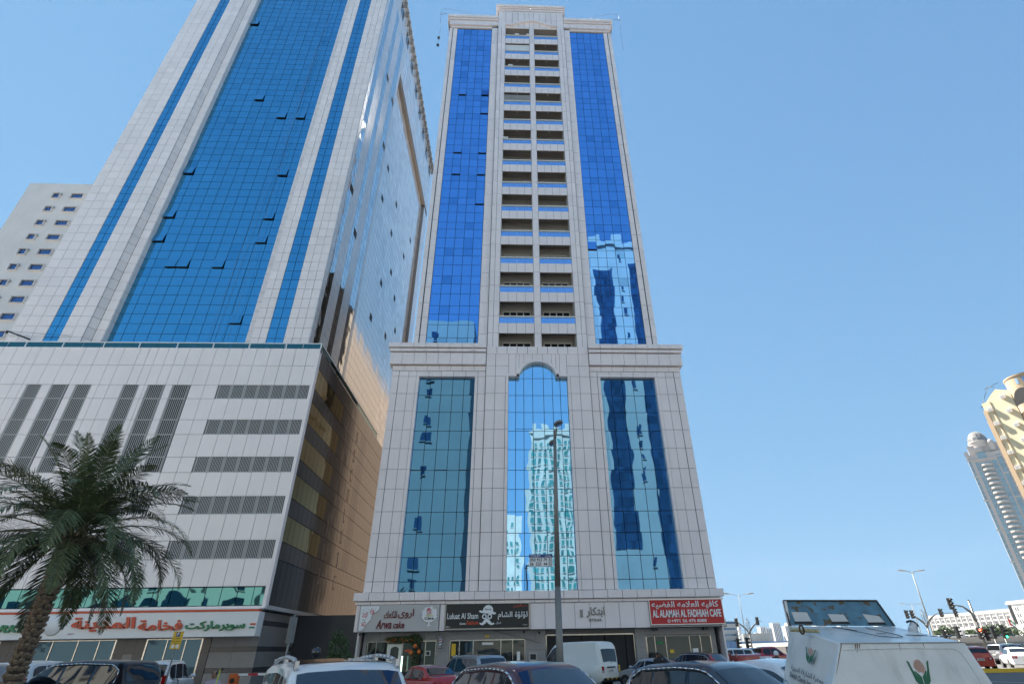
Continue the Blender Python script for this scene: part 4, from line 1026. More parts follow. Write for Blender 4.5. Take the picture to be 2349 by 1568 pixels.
h = MB(); h.rev([(9.0, dz(69.5)), (9.0, dz(71.6)), (9.5, dz(71.8)), (9.5, dz(72.2)), (8.6, dz(72.3))], dc, 32); partd('dome_drum', h, m_dt)
h = MB(); prof = [(8.6*math.cos(a), dz(72.3)+8.0*math.sin(a)) for a in lin(0, R(88), 10)]; h.rev(prof, dc, 32); partd('dome', h, mat('dome_lattice', (.20, .20, .20), .5, .3, var=0, noise=.3, nscale=.6))
h = MB()
for i in range(16):
    a = 6.283*i/16; h.tube([(dc[0]+r_*1.01*math.cos(a), dc[1]+r_*1.01*math.sin(a), z_) for r_, z_ in prof], .16, 4)
for r_, z_ in prof[2:-1:2]: h.tube([(dc[0]+r_*1.01*math.cos(a), dc[1]+r_*1.01*math.sin(a), z_) for a in lin(0, 6.283, 24)], .14, 4)
partd('dome_rib', h, m_dt, kind='stuff')
h = MB(); h.rev([(3.4, dz(67.5)), (3.4, dz(70.4)), (3.6, dz(70.5)), (3, dz(71.4)), (1.5, dz(72)), (0, dz(72.2))], (XD0+26, 374, 0), 18); partd('corner_turret', h, m_dt)

# ---- white arcaded hotel: its long front runs away from the street and faces the sun
BH = (180, 250, 0)
th_ = thing('arcaded_hotel', 'long white hotel with paired arched windows and a ground floor arcade', 'building', BH, math.atan2(-.998, -.06))
def parth(name, mb, m, **k): return mb.build(name, m, th_, **k)
m_hw = mat('white_hotel_render', (.50, .49, .48), .75, 0, noise=.05, nscale=.3)
m_hwin = mat('dark_arched_window', (.10, .10, .11), .3)
LH, ZH, ZG = 49.0, 11.9, 3.2
h = MB(); h.box(0, LH, .35, 22, ZG, ZH); h.box(LH, LH+26, -2, 22, ZG, 14.0); parth('wall', h, m_hw)
h = MB()
for i in range(64): h.box(i*.76, .42+i*.76, .1, .5, ZH, ZH+.5)
for i in range(34): h.box(LH+i*.76, LH+.42+i*.76, -2.1, -1.6, 14.0, 14.5)
h.box(-.3, LH, -.1, .349, ZH-.5, ZH-.05); h.box(LH-.3, LH+26, -2.4, -2.001, 13.5, 13.95); parth('battlement', h, m_hw, kind='stuff')
def archwin(x, z, w, hh, y, name='arched_window', m=m_hwin):
    h = MB(); pts = [(x-w, z), (x+w, z), (x+w, z+hh)]+[(x+w*math.cos(a), z+hh+w*1.3*math.sin(a)) for a in lin(.2, 2.94, 8)]+[(x-w, z+hh)]
    h.prism(pts, y-.05, y+.02); return parth(name, h, m)
nb = 15; bw = LH/nb
for i in range(nb):
    x = bw*(i+.5)
    h = MB(); h.box(x-bw/2, x-bw/2+.3, 0, .349, ZG, ZH-.5); parth('pilaster', h, m_hw)
    for zrow in (9.4, 7.6):
        for d in (-.62, 0, .62): archwin(x+d+.1, zrow, .22, .75, .34)
    archwin(x+.1, 4.0, .95, .9, .34)
h = MB(); h.box(0, LH, -.05, .349, 6.7, 6.95); h.box(0, LH, -.02, .349, 9.0, 9.12); parth('string_course', h, m_hw)
for i in range(6):
    for zrow in (11.3, 9.3, 7.4):
        for d in (-.5, .5): archwin(LH+3.5+i*4+d, zrow, .3, .9, -2.0)
    archwin(LH+3.5+i*4, 4.1, 1.1, 1.0, -2.0)
for x in (LH+.9, LH+10):
    h = MB(); h.box(x-.6, x+.6, -2.2, -2.001, 7.5, 13.2); parth('vertical_banner', h, m_blksign)
g = MB(); g.box(96, 330, 132, 330, -.03, 3.2); struct('embankment', g, m_kerb)

# ---- small buildings left of the bin
def box_building(name, label, x0, x1, y, d, z1, m, bands=0, mb_=None):
    base = ((x0+x1)/2, y+d/2, 0); o = thing(name, label, 'building', base)
    h = MB(); h.box(x0, x1, y, y+d, 0, z1); part('wall', h, m, o, base)
    for i in range(bands):
        z = z1*(i+.6)/bands
        h = MB(); h.box(x0+1, x1-1, y-.06, y-.001, z, z+.9); part('window_band', h, m_opgl, o, base)
    return o
kk = 2.0
box_building('office_building', 'pale office block with strip windows just right of the cafe corner', 45.7*kk*1.1, 54.95*kk*1.15, 330, 20, 14.5, m_ops2, 5)
box_building('warehouse', 'low beige warehouse beyond the junction', 125, 140, 320, 20, 8.4, m_opw, 0)
o = thing('hoarding_fence', 'blue site hoarding running across the far side of the junction', 'fence', (120, 255, 0))
for i in range(44):
    h = MB(); x = 74+i*2.3; h.box(x, x+2.24, 255+(i % 2)*.05, 255.15+(i % 2)*.05, 0, 4.6 if i > 27 else 4.0); part('hoarding_panel', h, mat('blue_hoarding', (.07, .17, .34), .6, noise=.15, nscale=1), o, (120, 255, 0))
random.seed(21)
# far skyline: blocks of flats kilometres away
sky_m = [mat('far_block_pale', (.55, .54, .52), .8, var=.1), mat('far_block_brown', (.22, .19, .18), .8, var=.1)]
x = 400; n = 0
while x < 960:
    w = random.uniform(13, 26); hgt = random.uniform(26, 50)*(1.0+.55*(x-400)/560) + (12 if random.random() < .2 else 0)
    y = 1500+random.uniform(-90, 90); dark = 520 < x < 820 and random.random() < .35
    base = (x+w/2, y+10, 0); o = thing('far_apartment_block', 'hazy '+('dark brown' if dark else 'pale')+' far-off apartment block on the skyline beyond the junction', 'building', base, group='apartment blocks on the far skyline')
    h = MB(); h.box(x, x+w, y, y+20, 0, hgt); part('wall', h, sky_m[1 if dark else 0], o, base)
    h = MB()
    for kx in range(int(w/4)): h.box(x+1.2+kx*4, x+2.9+kx*4, y-.3, y-.01, 3, hgt-3)
    part('window_column', h, m_opgl, o, base, kind='stuff')
    x += w+random.uniform(-2, 12); n += 1

# ---- light masts and traffic signals
def lamp_mast(x, y, H, label, arms=2, r=.12, yaw=0, armlen=1.8, name='street_light', head=.45):
    o = thing(name, label, 'street light', (x, y, 0)); b = (x, y, 0)
    h = MB(); h.tube([(x, y, 0), (x, y, H)], [r, r*.5], 10); h.cone((x, y, 0), (x, y, .5), r*1.8, r*1.5, 10); part('pole', h, m_pole, o, b)
    for i in range(arms):
        a = yaw+math.pi*i*2/arms; dx_, dy_ = math.cos(a), math.sin(a)
        h = MB(); h.tube([(x, y, H-.3), (x+dx_*armlen*.6, y+dy_*armlen*.6, H+.15), (x+dx_*armlen, y+dy_*armlen, H+.25)], r*.4, 6); part('arm', h, m_pole, o, b)
        h = MB(); T = Matrix.Translation((x+dx_*(armlen+head), y+dy_*(armlen+head), H+.27)) @ Matrix.Rotation(a, 4, 'Z') @ Matrix.Rotation(R(-6), 4, 'Y')
        h.rev([(0, -.12), (.6, -.09), (.95, -.02), (1, .03), (.8, .14), (.3, .2), (0, .2)], (0, 0, 0), 12); h.v = [tuple(T @ Vector((p[0]*head*1.3, p[1]*head*.55, p[2]))) for p in h.v]
        part('lamp_head', h, m_pole, o, b)
    return o
lamp_mast(100.6, 140, 17.6, 'tall double-armed light mast between the bin and the hotel', 2, .2, 0, 1.6, head=.9)
lamp_mast(195.4, 280, 18.8, 'distant double-armed light mast beside the tall one near the hotel', 2, .25, 0, 3.4, head=1.2)
lamp_mast(23.7*2.6, 60*2.6, 14.2, 'slender double-armed light mast left of the bin above the red pickup', 2, .13, .1, 2.6, head=.9)
m_sig = mat('signal_black', (.015, .015, .016), .5)
def signal_head(o, b, x, y, z, yaw=0, lit=None, s=1.0):
    T = Matrix.Translation((x, y, z)) @ Matrix.Rotation(yaw, 4, 'Z') @ Matrix.Scale(s, 4)
    h = MB(); h.box(-.22, .22, -.16, .12, -.62, .62, 0, T); hd = part('signal_head', h, m_sig, o, b)
    for i, zz in enumerate((.4, 0, -.4)):
        h = MB()
        for j in range(7):
            a0, a1 = math.pi*j/7, math.pi*(j+1)/7
            P4 = [T @ Vector((.17*math.cos(a), yy, zz+.17*math.sin(a))) for a, yy in ((a0, -.16), (a1, -.16), (a1, -.46), (a0, -.46))]
            h.face(P4); 
        v = part('visor', h, m_sig, o, b); v.parent = hd
        col = lit == i
        h = MB(); h.cone(T @ Vector((0, -.165, zz)), T @ Vector((0, -.19, zz)), .15*s, .15*s, 12)
        m = (mat('lit_red_lens', (1, .05, .02), .4, emis=6) if i == 0 else mat('lit_green_lens', (.02, 1, .35), .4, emis=6)) if col else mat('dull_lens', (.05, .03, .02), .3)
        v = part('lens', h, m, o, b); v.parent = hd
def vee_pole(x, y, H, label, span=(2.6, 5.6), heads=(), cage=1.9, wing=2.2):
    """pole with a caged ornamental top and two winged arms that carry signal heads"""
    o = thing('traffic_signal', label, 'traffic signal', (x, y, 0)); b = (x, y, 0)
    h = MB(); h.tube([(x, y, 0), (x, y, H-cage)], [.14, .11], 10); part('pole', h, m_pole, o, b)
    h = MB()
    for i in range(4):
        a = math.pi/4+i*math.pi/2; h.tube([(x, y, H-cage-.4), (x+.28*math.cos(a), y+.28*math.sin(a), H-cage+.4), (x+.3*math.cos(a), y+.3*math.sin(a), H-.15)], .035, 5)
    for q in (.5, .9, 1.3, 1.7): h.box(x-.24, x+.24, y-.24, y+.24, H-cage+q-.02, H-cage+q+.02)
    h.tube([(x, y, H-.2), (x, y, H+.5)], .05, 6); part('cage_finial', h, m_pole, o, b)
    for s, L in ((-1, span[0]), (1, span[1])):
        h = MB(); z0 = H-cage-.3; pts = []
        for i in range(9):
            u = i/8; pts.append((x+s*(.1+wing*u), z0+(1.75)*u**.55, .32*(1-u)+.07))
        for (xa, za, wa), (xb, zb, wb) in zip(pts, pts[1:]):
            T = None; h.prism([(xa, za-wa), (xb, zb-wb), (xb, zb+wb*.3), (xa, za+wa*.3)], y-.06, y+.06)
        h.tube([(pts[-1][0], y, pts[-1][1]), (x+s*L, y, pts[-1][1]+.1)], .05, 6); part('wing_arm', h, m_pole, o, b)
        for (d, zoff) in heads:
            if d*s > 0: signal_head(o, b, x+d, y-.15, z0+1.75+zoff)
    return o
vee_pole(42.75*1.6, 96, 6.9-.2, 'caged signal pole with winged arms carrying four heads, in front of the hotel', (3.0, 6.2), ((-2.0, -.05), (-2.9, -.05), (3.0, .1), (5.5, .1)))
vee_pole(24.1*1.7, 102, 6.0, 'caged signal pole with winged arms above the red pickup', (5.2, 2.6), ((-4.1, -.15), (-2.0, -.1), (1.7, .05)), 1.7, 1.8)
o = thing('traffic_signal', 'leaning-looking thick signal pole with a curved arm and two heads at the right', 'traffic signal', (56.2, 70, 0)); b = (56.2, 70, 0)
h = MB(); h.tube([(56.2, 70, 0), (56.2, 70, 6.4)], [.17, .1], 10); h.rev([(0, -.1), (.12, 0), (0, .14)], (56.2, 70, 6.45), 8); part('pole', h, m_pole, o, b)
h = MB(); h.tube([(56.2, 70, 4.2), (55.9, 70, 5.2), (55.2, 70, 5.8), (54.0, 70, 6.0), (53.3, 70, 6.05)], [.16, .14, .1, .06, .05], 7); part('curved_arm', h, m_pole, o, b)
signal_head(o, b, 53.6, 69.8, 6.1); signal_head(o, b, 55.9, 69.8, 2.9, .1, 0); signal_head(o, b, 56.6, 69.7, 2.75, .5)
def post_signal(x, y, z, label, lit=None, yaw=0.0):
    o = thing('traffic_signal', label, 'traffic signal', (x, y, 0)); b = (x, y, 0)
    h = MB(); h.tube([(x, y, 0), (x, y, z-.6)], .06, 8); part('pole', h, m_pole, o, b); signal_head(o, b, x, y-.1, z, yaw, lit)

def w6(px, py, Y): return unproj((3600+px*496/1792)*.57349, (2300+py*496/1792)*.57349, Y)
def w7(px, py, Y): return unproj((2850+px*300/1568)*.57349, (2350+py*300/1568)*.57349, Y)
for (px, py, Y, lit, lab, yaw) in ((1480, 810, 62, 2, 'post signal showing green at the far right', .5), (1330, 820, 66, None, 'dark post signal left of the green one', 1.2),
        (640, 860, 75, None, 'low post signal beside the top edge of the bin', .3), (815, 820, 70, None, 'narrow post signal turned sideways before the hotel', 1.5)):
    x, z = w6(px, py, Y); post_signal(x, Y, z, lab, lit, yaw)
for (px, py, Y, lab) in ((520, 1170, 75, 'post signal left of the red pickup cab'), (710, 1150, 75, 'post signal just above the red pickup cab')):
    x, z = w7(px, py, Y); post_signal(x, Y, z, lab, None, 1.4)
x, z = w7(495, 560, 300); x2, z2 = w7(590, 1110, 300)
o = thing('flag_monument', 'tall slim white and grey needle monument beyond the junction', 'monument', (x, 300, 0)); b = (x, 300, 0)
h = MB(); h.tube([(x, 300, 0), (x, 300, z-3)], [1.0, .5], 8); part('shaft', h, m_ops, o, b)
h = MB(); h.cone((x, 300, z-3), (x, 300, z), .5, .05, 8); part('tip', h, m_clad_d, o, b)
h = MB()
for q in range(6): h.cone((x, 300, 1+q*2), (x, 300, 1.8+q*2), 1.02-.07*q, 1.0-.07*q, 8)
part('ring_band', h, m_clad_d, o, b)
# flag
x, z = w6(1545, 615, 150); o = thing('flag', 'small red, white, black and green flag on a pole before the hotel', 'flag', (x, 150, 0)); b = (x, 150, 0)
h = MB(); h.tube([(x, 150, 0), (x, 150, z+.3)], .06, 6); part('flagpole', h, m_pole, o, b)
for i, (n_, m) in enumerate((('green_band', m_green), ('white_band', m_lettw), ('black_band', m_blksign))):
    h = MB(); h.face([(x+.3, 150, z-.5*i), (x+2.0, 150.3, z-1.4-.5*i), (x+2.0, 150.3, z-1.9-.5*i), (x+.3, 150, z-.5-.5*i)]); part(n_, h, m, o, b, fix=False)
h = MB(); h.face([(x, 150, z), (x+.5, 150, z-.2), (x+.5, 150, z-1.9), (x, 150, z-1.6)]); part('red_band', h, m_red, o, b, fix=False)

# ---- near street lamp in front of the middle tower
XL, YL_ = 1.79, 22.0
o = thing('street_lamp', 'grey street lamp post with a double head standing before the middle tower', 'street lamp', (XL, YL_, 0)); b = (XL, YL_, 0)
h = MB(); h.tube([(XL, YL_, 0), (XL, YL_, 4), (XL+.1, YL_, 10.25)], [.14, .115, .06], 16); part('pole', h, m_pole, o, b)
h = MB(); h.cone((XL, YL_, 0), (XL, YL_, .6), .2, .17, 14); part('base_cover', h, m_pole, o, b)
for (dx_, dy_, z) in ((.12, -.35, 10.35), (-.05, .45, 9.9)):
    h = MB(); h.tube([(XL+.1, YL_, 9.8), (XL+.1+dx_*.6, YL_+dy_*.6, z-.08)], .045, 8); part('arm', h, m_pole, o, b)
    h = MB(); T = Matrix.Translation((XL+.1+dx_, YL_+dy_*1.5, z)) @ Matrix.Rotation(math.atan2(dy_, dx_), 4, 'Z')
    h.rev([(0, -.5), (.7, -.45), (1, -.1), (1, .15), (.75, .6), (.3, .8), (0, .85)], (0, 0, 0), 14); h.v = [tuple(T @ Vector((p[0]*.32, p[1]*.17, p[2]*.14))) for p in h.v]
    hd = part('lamp_head', h, m_pole, o, b)
    h = MB(); h.rev([(0, -.56), (.6, -.52), (.75, -.45)], (0, 0, 0), 14); h.v = [tuple(T @ Vector((p[0]*.36, p[1]*.18, p[2]*.16))) for p in h.v]
    l_ = part('lens', h, m_balglass, o, b); l_.parent = hd

# ================================================================ vegetation
m_frond = mat('palm_leaf', (.095, .125, .058), .5, 0, var=.35, spec=.35)
m_frond2 = mat('dry_palm_leaf', (.10, .115, .075), .5, 0, var=.3)
m_rachis = mat('palm_rachis', (.16, .16, .07), .5)
m_bark = mat('palm_bark', (.22, .165, .115), .9, 0, var=.3, noise=.3, nscale=14, bump=.01, bscale=40)
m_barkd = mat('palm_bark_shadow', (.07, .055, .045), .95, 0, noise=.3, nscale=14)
random.seed(5)
PX, PY = -13.75, 18.0; PB = (PX, PY, 0)
tp_ = thing('date_palm', 'date palm with a full drooping crown in front of the supermarket', 'palm tree', PB)
ZC = 5.15
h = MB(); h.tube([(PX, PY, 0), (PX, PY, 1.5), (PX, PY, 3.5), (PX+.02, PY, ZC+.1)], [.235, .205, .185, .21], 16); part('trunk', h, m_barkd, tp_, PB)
nrow = 27
for r in range(nrow):
    z = .25+r*(ZC-.35)/nrow; rad = .225 if z < 1.5 else .20
    for c_ in range(11):
        a = 6.283*(c_+.5*(r % 2))/11+random.uniform(-.06, .06); s = random.uniform(.85, 1.15); up = random.uniform(.8, 1.2)
        h = MB(); ca, sa = math.cos(a), math.sin(a); w = .075*s; k = .055*s
        o_ = Vector((PX+rad*ca*.9, PY+rad*sa*.9, z+random.uniform(-.035, .035)+.04*(c_ % 2))); tn = Vector((-sa, ca, 0)); rn = Vector((ca, sa, 0)); uz = Vector((0, 0, 1))
        A = [o_-tn*w-uz*.06, o_+tn*w-uz*.06, o_+tn*w*.9+uz*.06, o_-tn*w*.9+uz*.06]
        B_ = [o_+rn*(k+.02)-tn*w*.55+uz*.02*up, o_+rn*(k+.02)+tn*w*.55+uz*.02*up, o_+rn*(k*1.15)+tn*w*.35+uz*.075, o_+rn*(k*1.15)-tn*w*.35+uz*.075]
        h.v = [tuple(q) for q in A+B_]
        for f in ((0, 1, 5, 4), (1, 2, 6, 5), (2, 3, 7, 6), (3, 0, 4, 7), (4, 5, 6, 7)): h.f.append(f); h.m.append(0); h.sm.append(False)
        if r*11+c_ < 290: part('leaf_base', h, m_bark, tp_, PB)
        else: part('leaf_base', h, m_bark, tp_, PB) if False else None
def frond(az, el, L, droop, dens=58, m=None, twist=0.0, lw=.016):
    """rachis that leaves the crown at elevation el and bends down; leaflets in a shallow V"""
    h = MB(); n = 22; p = Vector((PX, PY, ZC)); d0 = Vector((math.cos(az), math.sin(az), 0)); pts = []; dirs = []
    e = el
    p = p+Vector((d0.x*.12, d0.y*.12, random.uniform(-.1, .2)))
    for i in range(n+1):
        d = Vector((d0.x*math.cos(e), d0.y*math.cos(e), math.sin(e))); pts.append(p.copy()); dirs.append(d)
        p = p+d*(L/n); u = i/n; e -= droop*(.4+1.5*u)/n; e = max(e, -1.45)
    h.tube([tuple(q) for q in pts[::2]], [max(.004, .03*(1-i/ (n/2+.5))) for i in range(n//2+1)], 5, 1)
    side0 = Vector((-d0.y, d0.x, 0))
    for i in range(dens):
        u = .13+.86*(i+random.random()*.4)/dens; f = u*n; k = min(n-1, int(f)); q = pts[k].lerp(pts[k+1], f-k); d = dirs[k]
        up = side0.cross(d); up.normalize()
        if up.z < 0: up = -up
        ll = (.52*math.sin(math.pi*min(1, .18+u*.86))**.7+.1)*L/3.3*random.uniform(.82, 1.1)
        for s in (-1, 1):
            sd = side0*math.cos(twist)+up*math.sin(twist)
            v = (sd*s*random.uniform(.62, .9)+d*random.uniform(.6, .95)+up*random.uniform(.05, .42)).normalized()
            tip = q+v*ll; tip.z -= ll*ll*random.uniform(.25, .75); mid = q.lerp(tip, .5)+up*.03
            wv = v.cross(up).normalized()*lw
            h.face([q-wv*.5, mid-wv, mid+wv, q+wv*.5], 0); h.face([mid-wv, tip, mid+wv], 0)
    return part('palm_frond', h, [m or m_frond, m_rachis], tp_, PB, fix=False)
random.seed(12)
nf = 0
for ring, (cnt, el0, L0, dr) in enumerate(((8, 1.35, 3.8, .75), (11, 1.12, 3.95, 1.15), (13, .82, 3.9, 1.45), (14, .45, 3.9, 1.7), (14, .1, 3.8, 1.75), (12, -.3, 3.5, 1.5), (8, -.75, 2.9, .9))):
    for i in range(cnt):
        az = 6.283*(i+.5*(ring % 2)+random.uniform(-.28, .28))/cnt
        if ring >= 5 and math.cos(az+math.pi/2-.4) > (.15 if ring == 5 else -.3): continue
        frond(az, el0+random.uniform(-.12, .12), L0*random.uniform(.86, 1.05)*1.0, dr*random.uniform(.75, 1.2), 84, m_frond2 if ring == 6 and i % 2 else None, random.uniform(-.5, .5)); nf += 1
for i in range(14):      # dead leaf bases and fibre under the crown
    a = 6.283*i/14+random.random()*.3; h = MB()
    h.tube([(PX+.2*math.cos(a), PY+.2*math.sin(a), ZC-.25), (PX+.42*math.cos(a), PY+.42*math.sin(a), ZC-.1), (PX+.55*math.cos(a), PY+.55*math.sin(a), ZC+.15)], [.06, .045, .03], 5)
    part('cut_leaf_stalk', h, m_bark, tp_, PB)

m_leaf = mat('bush_leaf', (.055, .095, .035), .55, 0, var=.4)
m_leafo = mat('orange_flower', (.65, .16, .03), .6, 0, var=.3)
m_leafb = mat('brown_leaf', (.13, .06, .03), .6, 0, var=.3)
def leaves(mb, c, r, n, s, mi=0):
    for i in range(n):
        v = Vector((random.gauss(0, 1), random.gauss(0, 1), random.gauss(0, 1))).normalized()*random.uniform(.45, 1)**.6
        p = Vector(c)+Vector((v.x*r[0], v.y*r[1], v.z*r[2])); q = Euler((random.random()*6, random.random()*6, random.random()*6)).to_matrix()
        ss = s*random.uniform(.6, 1.3)
        mb.face([p+q@Vector((-ss, 0, 0)), p+q@Vector((0, -ss*.5, .1*ss)), p+q@Vector((ss, 0, 0)), p+q@Vector((0, ss*.5, .1*ss))], mi)
b = (-11.5, 42, 0); o = thing('small_tree', 'small leafy tree in the alley left of the cake shop', 'tree', b)
h = MB(); h.tube([(-11.5, 42, 0), (-11.45, 42, 1.2), (-11.6, 42, 2.2)], [.07, .05, .02], 7); h.tube([(-11.47, 42, 1.0), (-11.1, 41.9, 1.9)], [.04, .015], 6); h.tube([(-11.47, 42, .9), (-11.9, 42.1, 1.8)], [.035, .015], 6); part('trunk', h, m_bark, o, b)
h = MB()
for c_, r_, n_ in (((-11.6, 42, 2.3), (.75, .7, .8), 900), ((-11.1, 41.9, 1.6), (.6, .5, .6), 600), ((-11.9, 42, 1.5), (.5, .5, .6), 450), ((-11.5, 42, .9), (.6, .5, .5), 400), ((-11.75, 42, 2.95), (.4, .4, .45), 240)): leaves(h, c_, r_, n_, .07)
part('crown', h, m_leaf, o, b, fix=False)
o = thing('flower_garland', 'garland of leaves and orange flowers hanging over the cake shop door', 'garland', (-7.2, 43.3, 2.7)); b = (-7.2, 43.3, 2.7)
h = MB(); leaves(h, (-7.7, 43.45, 2.78), (1.2, .25, .22), 700, .07, 0); leaves(h, (-7.7, 43.35, 2.72), (1.1, .25, .15), 120, .06, 1); leaves(h, (-6.75, 43.4, 2.75), (.55, .25, .35), 400, .07, 0); leaves(h, (-6.6, 43.4, 1.6), (.3, .25, 1.1), 620, .07, 0); leaves(h, (-6.6, 43.3, 1.7), (.28, .25, 1.0), 160, .06, 2)
part('foliage', h, [m_leaf, m_leafo, m_leafb], o, b, fix=False)
for x, z in ((-6.65, 2.35), (-6.35, 2.0), (-6.9, 1.95)):
    h = MB(); h.rev([(0, -.13), (.1, -.1), (.15, 0), (.1, .1), (0, .13)], (x, 43.2, z), 12); part('orange_flower_head', h, m_leafo, o, b)
h = MB(); b = (-10.9, 41.2, 0)
# trees before the hotel
random.seed(33)
for i, (px, py, s) in enumerate(((590, 830, 2.4), (710, 810, 3.2), (1050, 840, 2.6), (1290, 800, 3.2), (1390, 790, 3.4), (1600, 820, 4.0))):
    x, z = w6(px, py, 160); z = z*1.0; s = s*.72; b = (x, 160, 0)
    o = thing('street_tree', ['small bushy', 'broad', 'low round', 'yellowish', 'tall', 'large spreading'][i]+' green tree before the arcaded hotel', 'tree', b)
    h = MB(); h.tube([(x, 160, 3), (x, 160, z)], [.3, .15], 6); part('trunk', h, m_bark, o, b)
    h = MB()
    for j in range(7): leaves(h, (x+random.uniform(-.6, .6)*s, 160+random.uniform(-.5, .5)*s, z+random.uniform(-.3, .3)*s), (s*.5, s*.5, s*.38), 150, .26)
    part('crown', h, m_leaf, o, b, fix=False)

# ================================================================ vehicles
def interp(kp, x):
    if x <= kp[0][0]: return kp[0][1]
    if x >= kp[-1][0]: return kp[-1][1]
    for (a, va), (b, vb) in zip(kp, kp[1:]):
        if a <= x <= b:
            u = (x-a)/max(1e-9, b-a); return va+(vb-va)*u
def smooth(kp, x, s=.06):
    return sum(interp(kp, x+d*s)*w for d, w in ((-1, .15), (-.5, .2), (0, .3), (.5, .2), (1, .15)))
m_cglass = mat('car_window_glass', (.012, .02, .035), .03, 0, coat=.3, spec=.7)
m_ctint = mat('dark_tinted_car_glass', (.008, .010, .013), .03, 0, coat=.2, spec=.6)
m_lampr = mat('red_lamp', (.35, .008, .008), .15, 0, coat=1.0)
m_lampw = mat('clear_lamp', (.55, .55, .56), .12, .4, coat=1.0)
m_lampo = mat('orange_lamp', (.55, .16, .02), .2, coat=.8)
m_brake = mat('glowing_brake_lamp', (1, .04, .03), .3, emis=2.5)
m_trim = mat('chrome_trim', (.80, .80, .80), .08, 1.0)
m_plate = mat('number_plate', (.70, .68, .62), .5)
m_rim = mat('alloy_rim', (.42, .42, .43), .25, .9)
def paint(name, c, metal=.0, coat=1.0): return mat(name, c, .28, metal, coat=coat, var=0, spec=.4)
W_ = 'w'
KIND = {
 'suv': dict(L=4.85, W=1.90, top=[(-2.42, .95), (-2.40, 1.12), (-2.30, 1.45), (-2.16, 1.72), (-2.0, 1.79), (-.6, 1.835), (.35, 1.80), (.55, 1.75), (1.32, 1.20), (1.5, 1.13), (2.2, 1.03), (2.40, .86), (2.425, .6)],
   belt=1.10, wt=[(-2.3, .74), (-1.8, .70), (.5, .68), (1.3, .74), (1.6, .80), (2.4, .74)], wins=[(-2.05, -1.25), (-1.15, -.1), (-.0, 1.05)], ws=(.62, 1.27), rw=(-2.36, -2.18)),
 'crossover': dict(L=4.6, W=1.85, top=[(-2.28, .85), (-2.27, .98), (-2.14, 1.18), (-1.72, 1.56), (-1.4, 1.63), (-.4, 1.68), (.2, 1.66), (.42, 1.61), (1.25, 1.12), (1.5, 1.06), (2.1, .95), (2.28, .78), (2.30, .55)],
   belt=1.02, wt=[(-2.2, .68), (-1.6, .60), (.4, .60), (1.2, .70), (1.5, .78), (2.3, .70)], wins=[(-1.68, -1.08), (-1.0, -.12), (-.02, .98)], ws=(.50, 1.19), rw=(-2.10, -1.74)),
 'sedan': dict(L=4.55, W=1.75, top=[(-2.26, .80), (-2.24, 1.0), (-2.1, 1.07), (-1.62, 1.09), (-1.05, 1.36), (-.8, 1.41), (-.1, 1.46), (.28, 1.43), (.45, 1.39), (1.15, 1.0), (1.4, .95), (2.05, .84), (2.24, .68), (2.27, .5)],
   belt=.95, wt=[(-2.2, .64), (-1.5, .66), (-.8, .56), (.4, .56), (1.2, .66), (2.25, .6)], wins=[(-1.22, -.92), (-.86, -.08), (.0, .9)], ws=(.52, 1.09), rw=(-1.55, -1.09)),
 'hatch': dict(L=3.8, W=1.66, top=[(-1.88, .78), (-1.87, .92), (-1.76, 1.10), (-1.52, 1.42), (-1.3, 1.49), (-.2, 1.52), (.22, 1.49), (.4, 1.45), (1.12, 1.02), (1.3, .98), (1.75, .85), (1.88, .68), (1.9, .5)],
   belt=.93, wt=[(-1.8, .66), (-1.3, .56), (.4, .55), (1.2, .64), (1.85, .6)], wins=[(-1.45, -1.0), (-.92, -.1), (0, .9)], ws=(.48, 1.05), rw=(-1.74, -1.55)),
 'van': dict(L=4.85, W=1.70, top=[(-2.42, .9), (-2.41, 1.15), (-2.33, 1.62), (-2.2, 2.12), (-2.02, 2.25), (-1.4, 2.28), (.8, 2.26), (1.25, 2.16), (1.5, 1.98), (2.2, 1.12), (2.36, .98), (2.42, .7)],
   belt=1.12, wt=[(-2.3, .72), (-1.8, .66), (1.2, .64), (2.0, .72), (2.4, .7)], wins=[(.75, 1.85)], ws=(1.55, 2.14), rw=(-2.385, -2.26)),
 'pickup': dict(L=5.6, W=2.0, top=[(-2.8, 1.0), (-2.78, 1.32), (-2.6, 1.36), (-.52, 1.36), (-.44, 1.40), (-.28, 1.85), (-.1, 1.92), (.9, 1.93), (1.1, 1.86), (1.75, 1.36), (1.95, 1.30), (2.6, 1.22), (2.78, 1.0), (2.8, .6)],
   belt=1.28, wt=[(-2.7, .92), (-.6, .9), (-.2, .68), (1.0, .68), (1.8, .8), (2.7, .8)], wins=[(-.28, .42), (.5, 1.5)], ws=(1.15, 1.72), rw=(-.42, -.3)),
}
